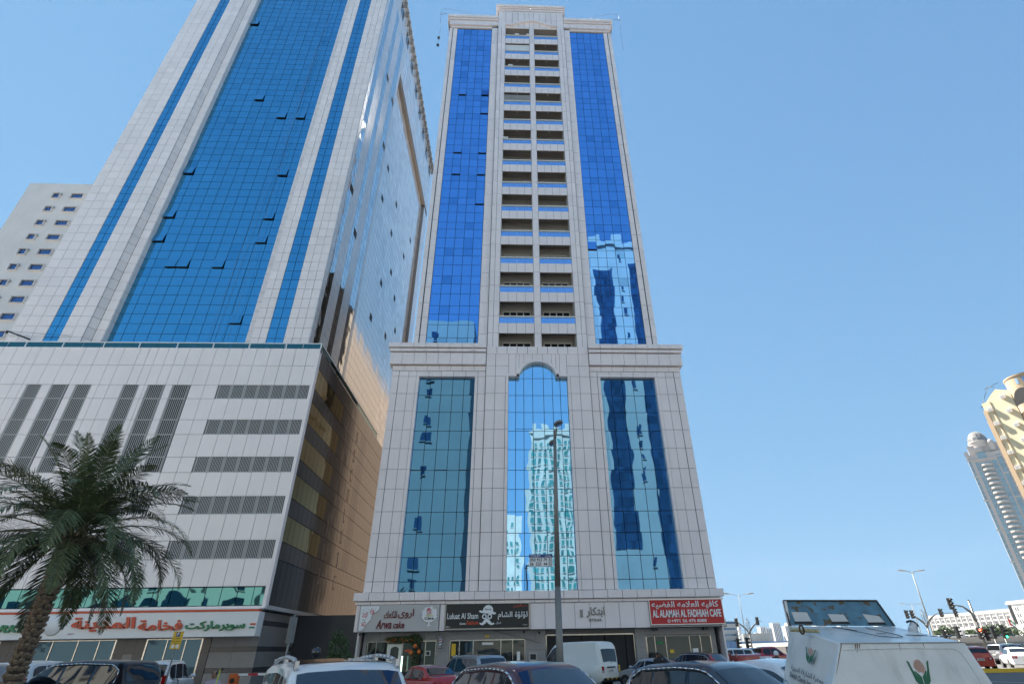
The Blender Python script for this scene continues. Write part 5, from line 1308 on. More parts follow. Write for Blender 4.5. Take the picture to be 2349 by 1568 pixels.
def car(kind, label, cat, col, loc, heading, scale=1.0, glass=None, chrome=False, rails=False, rearlamp='std', low=False, group=None, plate=None,
        name='parked_car', sunroof=False, fin=False, spare=False, wiper=False, top2=None, badge=None, panelvan=False, brake=False):
    K = KIND[kind]; L, W = K['L'], K['W']/2; glass = glass or m_ctint
    o = thing(name, label, cat, loc, heading, group); o.scale = (scale, scale, scale)
    top = lambda x: smooth(K['top'], x, .05)
    def wb(x):
        e = abs(x)/(L/2); return W*(1-.16*max(0, (e-.72)/.28)**2.2)
    wt = lambda x: smooth(K['wt'], x, .15)
    def sec(x):
        zt = top(x); w = wb(x); bl = K['belt']+.02*x*-.4; b = min(bl, zt-.05); w2 = min(wt(x), w-.1)
        zl = .30 if abs(x) < L/2-.25 else .36
        sh = max(b+.012, zt-.075)
        return [(w-.10, zl), (w-.015, zl+.10), (w, zl+.30*(b-zl)/.7), (w+.004, (b+zl)/2+.08), (w-.008, b-.09), (w-.035, b-.015), (w-.075, b), (w2+.035 if zt-b > .15 else w-.12, sh), (w2-.03 if zt-b > .15 else w-.17, zt-.018), (w2-.16 if zt-b > .15 else w-.34, zt+.004), (0, zt+.022)]
    n = 26 if low else 64; xs_ = [-L/2+L*i/n for i in range(n+1)]
    for q in K['top']:
        if all(abs(q[0]-x) > .02 for x in xs_): xs_.append(max(-L/2, min(L/2, q[0])))
    xs_ = sorted(set(xs_))
    body = MB(); rows = []
    for x in xs_:
        s = sec(x); rows.append([(x, y, z) for y, z in s]+[(x, -y, z) for y, z in reversed(s[:-1])])
    body.grid(rows)
    for r in (rows[0], rows[-1]): body.face(r)
    body.face([(x, y, .32) for x, y in ((-L/2+.1, W-.12), (L/2-.1, W-.12), (L/2-.1, -W+.12), (-L/2+.1, -W+.12))])
    body.build('body', col, o)
    # glass-house panes follow the body
    def sp_(x, v, s, off=.007):
        S = sec(x); (y0, z0), (y1, z1) = S[6], S[7]; d = Vector((0, z1-z0, -(y1-y0))).normalized()
        return Vector((x, s*(y0+(y1-y0)*v+d.y*off), z0+(z1-z0)*v+abs(d.z)*off))
    for s in (1, -1):
        for a, b_ in K['wins']:
            if panelvan and a < .5: continue
            g_ = MB(); N = 10; g_rows = []
            front = (a, b_) == K['wins'][-1]; rear = (a, b_) == K['wins'][0] and kind != 'van'
            for i in range(N+1):
                x = a+(b_-a)*i/N
                v0, v1 = .07, .90
                if rear: v0 = .07+.35*max(0, 1-(i/N)*3.2)**2; v1 = .90-.12*max(0, 1-(i/N)*3)
                g_rows.append([sp_(x, v0+(v1-v0)*j/4, s) for j in range(5)])
            g_.grid(g_rows); g_.build('side_window', glass, o)
        if chrome:
            c_ = MB(); a, b_ = K['wins'][0][0]-.06, K['wins'][-1][1]+.02
            X = [a+(b_-a)*i/18 for i in range(19)]
            pts = [sp_(a, .42, s, .012)]+[sp_(x, .97 if 1 < i else .78+.1*i, s, .026) for i, x in enumerate(X)]+[sp_(b_+.06, .04, s, .012)]
            c_.tube([tuple(p) for p in pts], .016, 6); c_.tube([tuple(sp_(x, .0, s, .014)) for x in X]+[], .011, 6); c_.tube([tuple(sp_(a, .42, s, .012)), tuple(sp_(a+.05, .0, s, .012))], .012, 6)
            c_.build('window_chrome', m_trim, o)
        if rails:
            c_ = MB(); x0, x1 = K['wins'][0][0]+.05, K['wins'][-1][0]+.55; N = 12; yr = wt(0)-.04
            pts = []
            for i in range(N+1):
                u = i/N; x = x0+(x1-x0)*u; hgt = .055*min(1, min(u, 1-u)*9)
                pts.append((x, s*(min(wt(x), yr+.02)-.02), top(x)+hgt-.005))
            c_.tube(pts, .026, 8)
            for u in (.0, .5, .97): x = x0+(x1-x0)*u; c_.box(x-.07, x+.07, s*yr-.025, s*yr+.025, top(x)-.03, top(x)+.07)
            c_.build('roof_rail', m_alu, o)
        h_ = MB(); xm = K['wins'][-1][1]-.12; z = K['belt']+.06; y = wb(xm)
        h_.rev([(0, -.08), (.8, -.07), (1, 0), (.85, .06), (0, .08)], (0, 0, 0), 10); T = Matrix.Translation((xm, s*(y+.1), z+.04)); h_.v = [tuple(T @ Vector((p[0]*.09, p[1]*.12, p[2]*1.0))) for p in h_.v]
        h_.box(xm-.03, xm+.03, s*(y-.06), s*(y+.02), z-.02, z+.02); h_.build('mirror', m_black if kind == 'van' else col, o)
        if not low:
            h_ = MB()
            for xh in ([-.95, .12] if kind != 'van' else [.6]): h_.box(xh, xh+.2, s*(wb(xh)-.005), s*(wb(xh)+.035), K['belt']-.16, K['belt']-.125)
            h_.build('door_handle', m_trim if chrome else col, o)
            for q in ([K['wins'][-1][0]-.05, K['wins'][1][0]-.05] if len(K['wins']) > 1 else [.6, 1.7]):
                h_ = MB(); h_.tube([(q, s*(wb(q)+.001), .45), (q, s*(wb(q)+.0045), (K['belt']+.3)/2+.08), (q, s*(wb(q)-.034), K['belt']-.012)], .005, 4); h_.build('door_seam', m_dark, o)
        # lamps
        xr = -L/2; wr = wb(xr)
        zt = K['belt']
        if rearlamp == 'high': 
            h_ = MB(); rw0, rw1 = K['rw']; P_ = []
            for i in range(7):
                x = rw0-.06+(rw1-rw0+.1)*i/6; S = sec(x); P_.append([Vector((x-.012, s*(S[6][0]+(S[7][0]-S[6][0])*.5+.02), S[6][1]+(S[7][1]-S[6][1])*.5)), Vector((x-.014, s*(S[8][0]+.0), S[8][1]+.012)), Vector((x-.012, s*(S[8][0]-.13), S[9][1]+.014))])
            h_.grid(P_); h_.build('tail_lamp', m_lampr, o)
            h_ = MB(); h_.box(xr-.015, xr+.14, s*(wr-.3), s*(wr+.012), zt-.2, zt-.04); h_.build('tail_lamp', m_lampr, o)
        elif rearlamp == 'tall':
            h_ = MB(); h_.box(xr-.012, xr+.10, s*(wr-.13), s*(wr+.012), .78, zt+.2 if kind != 'van' else zt-.05); h_.build('tail_lamp', m_brake if brake else m_lampr, o)
            h_ = MB(); h_.box(xr-.014, xr+.09, s*(wr-.12), s*(wr+.014), .80, .88); h_.build('tail_lamp_lens', m_lampw, o)
        else:
            h_ = MB(); h_.box(xr-.012, xr+.20, s*(wr-.32), s*(wr+.012), zt-.22, zt-.05); h_.build('tail_lamp', m_brake if brake else m_lampr, o)
            h_ = MB(); h_.cone((xr-.012, s*(wr-.14), zt-.13), (xr-.022, s*(wr-.14), zt-.13), .05, .05, 10); h_.build('tail_lamp_lens', m_lampw, o)
        h_ = MB(); h_.box(L/2-.26, L/2+.008, s*(wb(L/2)-.38), s*(wb(L/2)+.01), zt-.42, zt-.26); h_.build('headlight', m_lampw, o)
        for xw in (-L*.29, L*.30):
            rw_ = .36 if kind in ('suv', 'pickup', 'crossover') else .31
            h_ = MB(); h_.cone((xw, s*(W-.03), rw_), (xw, s*(W+.012), rw_), rw_+.07, rw_+.07, 22); h_.build('wheel_arch', m_dark, o)
            h_ = MB(); h_.cone((xw, s*(W-.18), rw_), (xw, s*(W+.02), rw_), rw_, rw_, 22); w_ = h_.build('wheel', m_rubber, o)
            h_ = MB(); h_.cone((xw, s*(W+.021), rw_), (xw, s*(W+.026), rw_), rw_*.62, rw_*.6, 16)
            h_.build('rim', m_rim, w_)
    def toppane(x0, x1, name_, marg=.07, m=glass, up=.012):
        g_ = MB(); rws = []
        for i in range(9):
            x = x0+(x1-x0)*i/8; S = sec(x); y8, z8 = S[8]; y9, z9 = S[9]; z10 = S[10][1]; row = []
            ym = y8-marg*.3
            for j in range(11):
                y = -ym+2*ym*j/10; a = abs(y); z = z10+(z9-z10)*(a/y9) if a < y9 else z9+(z8-z9)*(a-y9)/max(1e-6, y8-y9)
                dzx = (top(x+.03)-top(x-.03))/.06; nrm = Vector((-dzx, 0, 1)).normalized()
                row.append(Vector((x, y, z))+nrm*up)
            rws.append(row)
        g_.grid(rws); return g_.build(name_, m, o)
    toppane(*K['ws'], 'windscreen'); 
    toppane(*K['rw'], 'rear_window')
    if sunroof: toppane(K['ws'][0]-1.25, K['ws'][0]-.28, 'sunroof', .25, m_ctint, .006)
    h_ = MB(); h_.box(-L/2-.02, -L/2+.16, -W+.16, W-.16, .36, .52); h_.box(L/2-.16, L/2+.02, -W+.16, W-.16, .34, .5); h_.build('bumper', m_black if kind in ('van', 'suv') else col, o)
    h_ = MB(); zp = .86 if kind not in ('sedan', 'hatch') else .74; h_.box(-L/2-.03, -L/2-.012, -.2, .2, zp-.06, zp+.07); pl_ = h_.build('number_plate', m_plate, o)
    if plate:
        T = Matrix.Rotation(R(-90), 4, 'Z'); T = Matrix(((0, 1, 0, -L/2-.031), (-1, 0, 0, 0), (0, 0, 1, 0), (0, 0, 0, 1)))
        text('plate_number', plate, m_black, -.15, .15, zp-.04, zp+.05, 0, pl_, (0, 0, 0), .004, .02, T=T)
    h_ = MB(); h_.box(L/2-.02, L/2+.012, -.5, .5, .58, .78); h_.build('grille', m_black, o)
    if fin:
        h_ = MB(); xf_ = K['rw'][1]+.35; zf = top(xf_)+.01; h_.prism([(xf_-.1, zf), (xf_+.12, zf), (xf_-.04, zf+.11), (xf_-.1, zf+.115)], -.018, .018); h_.build('shark_fin_antenna', col, o)
    if spare:
        h_ = MB(); h_.cone((-L/2+.02, .05, 1.0), (-L/2-.2, .05, 1.0), .38, .36, 24); h_.cone((-L/2-.2, .05, 1.0), (-L/2-.225, .05, 1.0), .36, .27, 24); h_.build('spare_wheel_cover', col, o)
    if wiper:
        x, y, z = K['rw'][0]-.03, 0, K['belt']+.12; h_ = MB(); h_.tube([(x-.02, .0, z), (x+.03, -.35, z+.08)], .012, 5); h_.build('rear_wiper', m_black, o)
    return o
A_ = R(26)
H_near = math.atan2(-math.cos(A_), math.sin(A_)); H_far = math.atan2(math.cos(R(34)), -math.sin(R(34)))
p_white = paint('white_car_paint', (.74, .75, .76)); p_maroon = paint('maroon_metallic_paint', (.085, .012, .022), .35)
p_grey = paint('dark_grey_metallic_paint', (.045, .043, .048), .4); p_red = paint('red_car_paint', (.42, .012, .014)); p_silver = paint('silver_metallic_paint', (.33, .35, .38), .6)
p_black = paint('black_car_paint', (.010, .012, .018), 0, .35); p_redo = paint('orange_red_car_paint', (.45, .045, .015)); p_cream = paint('cream_van_paint', (.72, .71, .66))
c1_ = car('suv', 'white SUV with silver roof rails in the left foreground', 'car', p_white, (-2.35, 8.75, 0), H_near, 1.0, rails=True, sunroof=True, glass=m_cglass)
h = MB(); K = KIND['suv']; h.box(1.0, 1.012, .06, .16, 1.47, 1.55); h.v = [(p[0]-.02, p[1], p[2]+.02) for p in h.v]
h.build('toll_sticker', mat('magenta_sticker', (.45, .05, .2), .5), c1_)
car('crossover', 'maroon car with chrome window line parked in the foreground', 'car', p_maroon, (.42, 10.5, .0), H_near, 1.04, chrome=True, glass=m_cglass)
car('crossover', 'dark grey crossover with shark fin aerial and chrome window line in the foreground', 'car', p_grey, (3.85, 11.4, 0), H_near, 1.0, chrome=True, fin=True, rearlamp='high')
car('sedan', 'white sedan roof showing between the dark grey crossover and the bin', 'car', p_white, (5.5, 12.6, .1), H_near, 1.08, glass=m_cglass)
car('sedan', 'small red saloon seen from behind before the salon', 'car', p_red, (-3.6, 27.0, 0), H_far, 1.0, plate='79076')
car('suv', 'silver-blue SUV parked before the salon window', 'car', p_silver, (-2.0, 30.5, 0), H_far, .98, glass=m_cglass)
v = car('van', 'white high-roof panel van with reflective rear tape', 'van', p_cream, (4.1, 37.0, 0), H_far+R(7), 1.03, rearlamp='tall', panelvan=True, plate='51187', name='parked_van', wiper=True)
for i in range(7):
    h = MB(); h.box(-2.465, -2.45, -.6+i*.18, -.5+i*.18, .46, .54); h.build('hazard_tape', m_yellow if i % 2 else m_black, v)
h = MB(); h.box(-2.44, -2.43, -.78, -.66, .8, 1.12); h.build('side_tape', m_yellow, v)
h = MB(); h.box(-2.47, -2.44, -.35, .35, 1.0, 1.06); h.build('rear_handle', m_black, v)
car('sedan', 'silver saloon parked to the right of the white van', 'car', p_silver, (8.0, 34.5, 0), H_far, 1.0, glass=m_cglass)
car('crossover', 'black crossover with tall red tail lamps before the cafe', 'car', p_black, (11.2, 37.5, 0), H_far, 1.0, chrome=True, rearlamp='high', glass=m_cglass)
car('pickup', 'red pickup truck at the junction beside the bin', 'pickup', p_red, (22.9, 55, 0), R(2), 1.0, name='pickup_truck', rearlamp='tall')
car('suv', 'white SUV just behind the red pickup bed', 'car', p_white, (24.0, 66, 0), R(178), 1.0, low=True)
car('suv', 'white-roofed dark SUV behind the motorcycle rider', 'car', p_black, (26.5, 48, 0), R(100), 1.06, low=True, name='parked_car')
random.seed(4)
for i, (x, y, kd, pc, lab, hd) in enumerate(((34, 92, 'sedan', p_white, 'tiny white saloon far left beyond the pickup', 178), (31, 80, 'suv', p_silver, 'tiny silver SUV in the gap beside the cafe corner', 175), (43, 110, 'suv', p_white, 'tiny white SUV above the pickup bed', 10), (52, 120, 'sedan', p_silver, 'tiny silver saloon above the pickup cab', 5))):
    car(kd, lab, 'car', pc, (x, y, 0), R(hd), 1, low=True, name='waiting_car')
car('hatch', 'orange-red hatchback seen from behind at the right of the bin', 'car', p_redo, (36.6, 47.2, 0), R(62), 1.12, plate='46218', name='waiting_car', wiper=True)
car('sedan', 'white saloon waiting just right of the red hatchback', 'car', p_white, (42.5, 50, 0), R(60), 1.08, low=True, name='waiting_car')
car('sedan', 'black saloon waiting at the right edge beside the white one', 'car', p_black, (42.3, 45.6, 0), R(60), 1.08, low=True, name='waiting_car')
car('suv', 'silver SUV crossing behind the red hatchback', 'car', p_silver, (52.5, 62, 0), R(8), 1.0, low=True, name='waiting_car')
car('suv', 'black SUV at the far right edge near the signals', 'car', p_black, (60.5, 68, 0), R(8), 1.0, low=True, name='waiting_car')
random.seed(9)
for i in range(16):
    x, z = w6(560+i*72, 880, 134);
    car(random.choice(['suv', 'sedan', 'hatch']), ['leftmost', 'second', 'third', 'rightmost'][i//4]+' '+['white', 'silver', 'black', 'cream'][i % 4]+' car of the far row parked under the hotel arcade', 'car', [p_white, p_silver, p_black, p_cream][i % 4], (x, 134+random.uniform(-.6, .6), 1.95), R(random.choice([0, 180, 4])), .9, low=True, name='distant_car', group='cars in the far row under the hotel') if i % 1 == 0 else None
g = MB(); g.box(60, 160, 131, 131.9, -.03, 1.95); g.box(60, 330, 131.9, 137, -.02, 1.949); struct('raised_car_park', g, m_asphalt)
# left side
b_ = car('suv', 'black SUV with lit red tail lamps passing behind the palm', 'car', p_black, (-14.6, 22.0, -.02), R(168), 1.03, chrome=True, name='passing_car', brake=True)
car('suv', 'white SUV with covered spare wheel on its tailgate behind the palm trunk', 'car', p_white, (-19.3, 26.5, 0), R(100), 1.02, rearlamp='tall', spare=True, glass=m_cglass)
car('suv', 'white SUV seen from behind at the right end of the black one', 'car', p_white, (-15.3, 28.2, 0), R(104), .99, rearlamp='tall', glass=m_cglass)
h = MB(); x, z = unproj(8, 1540, 20); 
car('van', 'light grey van cut off by the left edge', 'van', p_silver, (x-1.15, 20, -.45), R(92), 1.0, name='parked_van', low=True)

# ================================================================ clothes collection bin
CB = (4.55, 7.0, 0)
o = thing('collection_bin', 'white charity collection bin with raised rusty blue hopper in the right foreground', 'bin', CB)
def cp(name, mb, m, parent=None, **k): return part(name, mb, m, parent or o, CB if parent is None else (0, 0, 0), **k)
m_bin = mat('white_bin_paint', (.72, .72, .70), .3, 0, noise=.09, nscale=2.5, dirt=.32, coat=.3, bump=.002, bscale=7)
m_blue = mat('worn_blue_paint', (.075, .19, .27), .5, 0, noise=.3, nscale=6)
# rust patches break through the blue
n = m_blue.node_tree; bs = n.nodes['Principled BSDF']; old = bs.inputs['Base Color'].links[0].from_socket
tn = n.nodes.new('ShaderNodeTexNoise'); tn.inputs['Scale'].default_value = 9; tn.inputs['Detail'].default_value = 9
ge = n.nodes.new('ShaderNodeNewGeometry'); n.links.new(ge.outputs['Position'], tn.inputs['Vector'])
mr = n.nodes.new('ShaderNodeMapRange'); mr.inputs[1].default_value = .57; mr.inputs[2].default_value = .63; n.links.new(tn.outputs[0], mr.inputs[0])
mx = n.nodes.new('ShaderNodeMix'); mx.data_type = 'RGBA'; n.links.new(mr.outputs[0], mx.inputs[0]); n.links.new(old, mx.inputs[6]); mx.inputs[7].default_value = (.10, .07, .03, 1); n.links.new(mx.outputs[2], bs.inputs['Base Color'])
YF, YBk = 6.75, 8.35
# key corners: front top edge, back top edge, foot
def c5(px, py, Y):
    x, z = unproj((3000+px*1096/2349)*.57349, (2250+py*1096/2349)*.57349, Y); return Vector((x, Y, z))
FT = [c5(770, 690, 6.95), c5(1840, 680, 6.95)]; BT = [c5(340, 540, 8.35), c5(1235, 545, 8.35)]
def down(p, q, z=.1): return p+(q-p)*((p.z-z)/(p.z-q.z))
FBm = [down(FT[0], c5(708, 1037, 6.80)), down(FT[1], c5(2085, 1037, 6.80))]
HL = c5(285, 322, 8.52); HR = c5(1080, 322, 8.52)
BB = [down(HL, c5(232, 1037, 8.40)), Vector((FBm[1].x, 8.5, .1))]
def solid(pts8, name, m):
    h = MB(); h.v = [tuple(p) for p in pts8]
    for f in ((0, 1, 2, 3), (4, 7, 6, 5), (0, 4, 5, 1), (1, 5, 6, 2), (2, 6, 7, 3), (3, 7, 4, 0)): h.f.append(f); h.m.append(0); h.sm.append(False)
    ob = cp(name, h, m); bv = ob.modifiers.new('bevel', 'BEVEL'); bv.width = .012; bv.segments = 2; return ob
solid([FBm[0], FBm[1], BB[1], BB[0], FT[0], FT[1], BT[1], BT[0]], 'bin_body', m_bin)
# side cheek of the hopper rising at the back left, and the opened blue flap
lx = HL.x
h = MB(); h.v = [(BT[0].x-.05, 8.33, 1.5), (lx-.02, 8.50, 1.5), (lx-.012, 8.54, HL.z), (lx-.005, 8.47, HL.z-.01), (BT[0].x-.03, 8.32, BT[0].z-.06)]
h.v += [(p[0]+.03, p[1], p[2]) for p in h.v]; h.f = [(0, 1, 2, 3, 4), (9, 8, 7, 6, 5), (0, 5, 6, 1), (1, 6, 7, 2), (2, 7, 8, 3), (3, 8, 9, 4), (4, 9, 5, 0)]; h.m = [0]*7; h.sm = [False]*7
cp('hopper_cheek', h, m_bin)
def hop(u, v):   # inner face of the hopper: u across, v upward
    a = (BT[0]+Vector((0, -.01, .006))).lerp(BT[1]+Vector((0, -.01, .006)), u); c_ = HL.lerp(HR, u); return a.lerp(c_, v)
h = MB()
P0 = [hop(0, 0), hop(1, 0), hop(1, .93), hop(.985, .985), hop(.96, 1), hop(.03, 1), hop(.008, .98), hop(0, .93)]
k = len(P0); h.v = [tuple(p) for p in P0]+[tuple(p+Vector((0, .035, .01))) for p in P0]
h.f = [tuple(range(k)), tuple(reversed(range(k, 2*k)))]+[(i, (i+1) % k, k+(i+1) % k, k+i) for i in range(k)]; h.m = [0]*len(h.f); h.sm = [False]*len(h.f)
cp('hopper_flap', h, m_blue)
h = MB(); E0 = [hop(i/12, 1.0)+Vector((0, -.01, .0)) for i in range(13)]; h.tube([tuple(p) for p in E0], .012, 6); h.tube([tuple(hop(1, i/6)+Vector((0, -.01, 0))) for i in range(7)], .012, 6); h.tube([tuple(hop(0, i/6)+Vector((0, -.01, 0))) for i in range(7)], .012, 6); cp('hopper_edge', h, mat('rusty_edge', (.07, .06, .05), .7))
for u0, u1, v0, v1 in ((.05, .22, .16, .54), (.41, .58, .16, .46), (.76, .93, .14, .47)):
    h = MB(); P4 = [hop(u0+.01, v0), hop(u1, v0+.01), hop(u1-.015, v1-.02 if u0 < .7 else v1-.09), hop(u0, v1)]; h.face([p+Vector((0, -.006, 0)) for p in P4]); cp('paper_notice', h, mat('faded_paper', (.55, .55, .54), .8, noise=.06, nscale=8), fix=False)
    h = MB(); P4 = [hop(u0, v0-.09), hop(u1+.01, v0-.09), hop(u1, v0), hop(u0, v0)]; h.face([p+Vector((0, -.004, 0)) for p in P4]); cp('hopper_slot', h, m_dark, fix=False)
# right cheek in shade
h = MB(); h.face([hop(1, 0), hop(1, 1), Vector((BT[1].x+.25, 9.0, 2.13))]); cp('hopper_cheek', h, m_bin, fix=False)
# latch bar and ring, wire, puddle of rust
h = MB(); pb0, pb1 = c5(345, 572, 7.72), c5(595, 585, 7.55); h.tube([tuple(pb0), tuple(pb1)], .022, 8); bar = cp('latch_bar', h, mat('flaking_yellow_paint', (.42, .38, .22), .7, noise=.5, nscale=40))
h = MB(); T = Matrix.Translation(c5(443, 570, 7.58)) @ Matrix.Rotation(R(20), 4, 'Z') @ Matrix.Rotation(R(90), 4, 'X')
h.tube([tuple(T @ Vector((.035*math.cos(a), .05*math.sin(a), 0))) for a in lin(0, 6.283, 12)], .011, 6); cp('latch_ring', h, mat('rusty_steel', (.10, .055, .03), .8))
def onTop(u, v, up=.006):
    a = Vector(FT[0]).lerp(Vector(FT[1]), u); c_ = Vector(BT[0]).lerp(Vector(BT[1]), u); return a.lerp(c_, v)+Vector((0, 0, up))
h = MB(); h.tube([tuple(onTop(u, v)) for u, v in ((.36, .9), (.40, .85), (.46, .6), (.50, .34), (.60, .26), (.68, .30), (.70, .42), (.68, .62), (.66, .84), (.70, .94))], .004, 4); h.tube([tuple(onTop(u, v)) for u, v in ((.36, .9), (.44, .78), (.47, .66))], .004, 4); cp('loose_wire', h, m_dgrey)
h = MB()
def stain(c, r, n=14, yy=None):
    pts = []
    for i in range(n):
        a = 6.283*i/n; rr_ = random.uniform(.5, 1); pts.append(onTop(c[0]+r[0]*rr_*math.cos(a), c[1]+r[1]*rr_*math.sin(a), .0035))
    h.face(pts)
random.seed(3)
stain((.80, .42), (.045, .03)); stain((.88, .40), (.09, .035)); stain((.97, .34), (.04, .02)); stain((.62, .52), (.07, .02)); stain((.70, .44), (.03, .015))
cp('rust_stain', h, mat('rust_stain', (.16, .13, .09), .8, noise=.4, nscale=30), fix=False)
h = MB(); T = Matrix.Translation(c5(1405, 560, 7.9))
h.tube([tuple(T @ Vector((.09*math.cos(a)-.02, 0, .09*math.sin(a)))) for a in lin(.2, 2.2, 7)], .014, 6); cp('handle_loop', h, m_black)
tb = thing('plastic_bag', 'crumpled clear plastic bag tied on the handle of the bin top', 'bag', tuple(c5(1405, 590, 7.9)))
h = MB(); cbg = c5(1405, 572, 7.9)
rws = []
for i in range(9):
    ph = math.pi*i/8; rws.append([(cbg.x+.062*math.sin(ph)*math.cos(a)*random.uniform(.35, 1.3), cbg.y+.07*math.sin(ph)*math.sin(a)*random.uniform(.35, 1.3), cbg.z-.10*math.cos(ph)*random.uniform(.8, 1.1)) for a in lin(0, 6.283*11/12, 11)])
h.grid(rws, close=True); part('bag', h, mat('thin_plastic', (.62, .64, .67), .35, coat=.5), tb, tuple(c5(1405, 590, 7.9)))
# weld seam and rust runs below the top edge
h = MB(); q = lambda u, v: (Vector(FT[0]).lerp(Vector(FT[1]), u)).lerp(Vector(FBm[0]).lerp(Vector(FBm[1]), u), v)+Vector((0, -.004, 0))
h.tube([tuple(q(u, v)) for u, v in ((.03, .035), (.5, .03), (.88, .035), (.915, .06), (.925, .12), (.93, .6))], .003, 4); cp('weld_seam', h, m_bin)
h = MB()
for u, L_, w in ((.012, .16, .004), (.125, .035, .006), (.14, .05, .004), (.155, .028, .005), (.47, .05, .002), (.66, .03, .003)): h.face([q(u-w, .003), q(u+w, .003), q(u+w*.3, L_), q(u-w*.3, L_)])
cp('rust_run', h, mat('rust_streak', (.22, .13, .07), .85, noise=.4, nscale=30), fix=False)
h = MB(); h.tube([tuple(p+Vector((0, -.002, .002))) for p in (FT[0], FT[0].lerp(FT[1], .5), FT[1])], .006, 5); cp('edge_wear', h, m_kerb)
# printed logos
def frontp(u, v, off=.006):     # near face, u across 0..1, v down 0..1
    a = Vector(FT[0]).lerp(Vector(FT[1]), u); c_ = Vector(FBm[0]).lerp(Vector(FBm[1]), u); p = a.lerp(c_, v); return p+Vector((0, -off, .0))
def leftp(u, v, off=.006):      # left face, u from back to front
    a = Vector(BT[0]).lerp(Vector(FT[0]), u); c_ = Vector(BB[0]).lerp(Vector(FBm[0]), u); return a.lerp(c_, v)+Vector((-off, -off*.2, 0))
m_lg = mat('logo_green', (.012, .13, .06), .5); m_ls = mat('logo_shell', (.52, .21, .11), .5)
def emblem(f):
    """two open hands under a ribbed shell, in unit coordinates"""
    hand = [(-.03, -1.0), (-.03, -.22), (-.12, -.12), (-.48, .22), (-.50, .12), (-.40, -.05), (-.32, -.22), (-.62, .25), (-.78, .75), (-.92, .88), (-1.0, .88), (-.86, .45), (-.72, .0), (-.62, -.45), (-.45, -.66), (-.25, -.82)]
    for s in (1, -1):
        h = MB(); h.face([f(s*x, y) for x, y in hand]); cp('logo_hand', h, m_lg, fix=False)
    h = MB()
    for i in range(13):
        a = math.pi*(i+.1)/13-.18+.0; a2 = a+.13
        h.face([f(.12*math.cos(a)*1.2, .02+.1*math.sin(a)), f(.5*math.cos(a), .28+.72*math.sin(a)*.95), f(.5*math.cos(a2), .28+.72*math.sin(a2)*.95), f(.12*math.cos(a2)*1.2, .02+.1*math.sin(a2))])
    cp('logo_shell', h, m_ls, fix=False)
cp_f = lambda x, y: frontp(.570+.078*x, .165-.078*y)
emblem(cp_f)
emblem(lambda x, y: leftp(.52+.105*x, .118-.046*y))
def onleft(name, body, m, u0, u1, v0, v1, ar=False, bold=.01):
    ob = text(name, body, m, 0, 1, 0, 1, 0, None, (0, 0, 0), .0, bold, arabic=ar)
    for v_ in ob.data.vertices:
        u = u0+(u1-u0)*v_.co.x; w = v1+(v0-v1)*v_.co.z; v_.co = leftp(u, w, .008)-Vector(CB)
    ob.data.update(); ob.parent = o
onleft('arabic_lettering', 'جمعية الشارقة الخيرية', m_dgrey, .16, .86, .205, .240, True, .015)
onleft('lettering', 'Sharjah Charity International', m_dgrey, .15, .86, .246, .283, False, .02)
for i in range(5):
    u = .08+i*.205; c_ = MB()
    for j in range(20):
        a0, a1 = 6.283*j/20, 6.283*(j+1)/20; q = lambda a, r: leftp(u+.095*r*math.cos(a), .352+.052*r*math.sin(a), .007)
        c_.face([q(a0, .9), q(a1, .9), q(a1, 1), q(a0, 1)])
    cp('pictogram_ring', c_, mat('logo_blue', (.12, .38, .55), .5), fix=False)
    c_ = MB(); q = lambda x, y: leftp(u+.08*x, .352-.045*y, .007)
    shp = [[(-.5, -.4), (-.1, -.5), (-.1, .5), (-.45, .5)], [(-.35, -.6), (.3, -.6), (.1, .6), (-.1, .6)], [(-.6, -.4), (.5, -.5), (.5, .5), (-.5, .4)], [(-.5, -.3), (.5, -.4), (.3, .2), (-.2, .4)], [(-.3, -.4), (.5, -.1), (.2, .5), (-.4, .2)]][i]
    c_.face([q(x, y) for x, y in shp]); cp('pictogram', c_, m_dgrey if i % 2 else m_lpink, fix=False)

# ================================================================ street furniture
# paid parking sign
x, z = unproj(*[((1000*0+1515)*1100/2349)*.57349, (2200+765*1100/2349)*.57349], 26)
o = thing('parking_sign', 'yellow paid parking sign on a thin grey post before the supermarket window', 'sign', (x, 26, 0)); b = (x, 26, 0)
h = MB(); h.tube([(x, 26, 0), (x, 26, z+.3)], .03, 8); part('post', h, m_pole, o, b)
h = MB(); h.box(x-.2, x+.2, 25.95, 25.965, z-.32, z+.32); part('sign_plate', h, m_yellow, o, b)
m_pb = mat('parking_blue', (.02, .07, .28), .5)
h = MB(); h.box(x-.075, x+.075, 25.94, 25.949, z+.13, z+.29); part('blue_square', h, m_pb, o, b)
text('letter', 'P', m_lettw, x-.035, x+.04, z+.15, z+.27, 25.939, o, b, .003, .03)
text('arabic_lettering', 'مواقف', m_black, x-.12, x+.12, z+.03, z+.09, 25.949, o, b, .003, .02, arabic=True)
text('lettering', 'Paid Parking', m_black, x-.16, x+.16, z-.07, z-.02, 25.949, o, b, .003, .02); text('lettering', 'Zone', m_black, x-.08, x+.08, z-.13, z-.09, 25.949, o, b, .003, .02)
for s in (-1, 1):
    h = MB(); h.cone((x+s*.09, 25.949, z-.22), (x+s*.09, 25.944, z-.22), .07, .07, 14); part('white_disc', h, m_lettw, o, b)
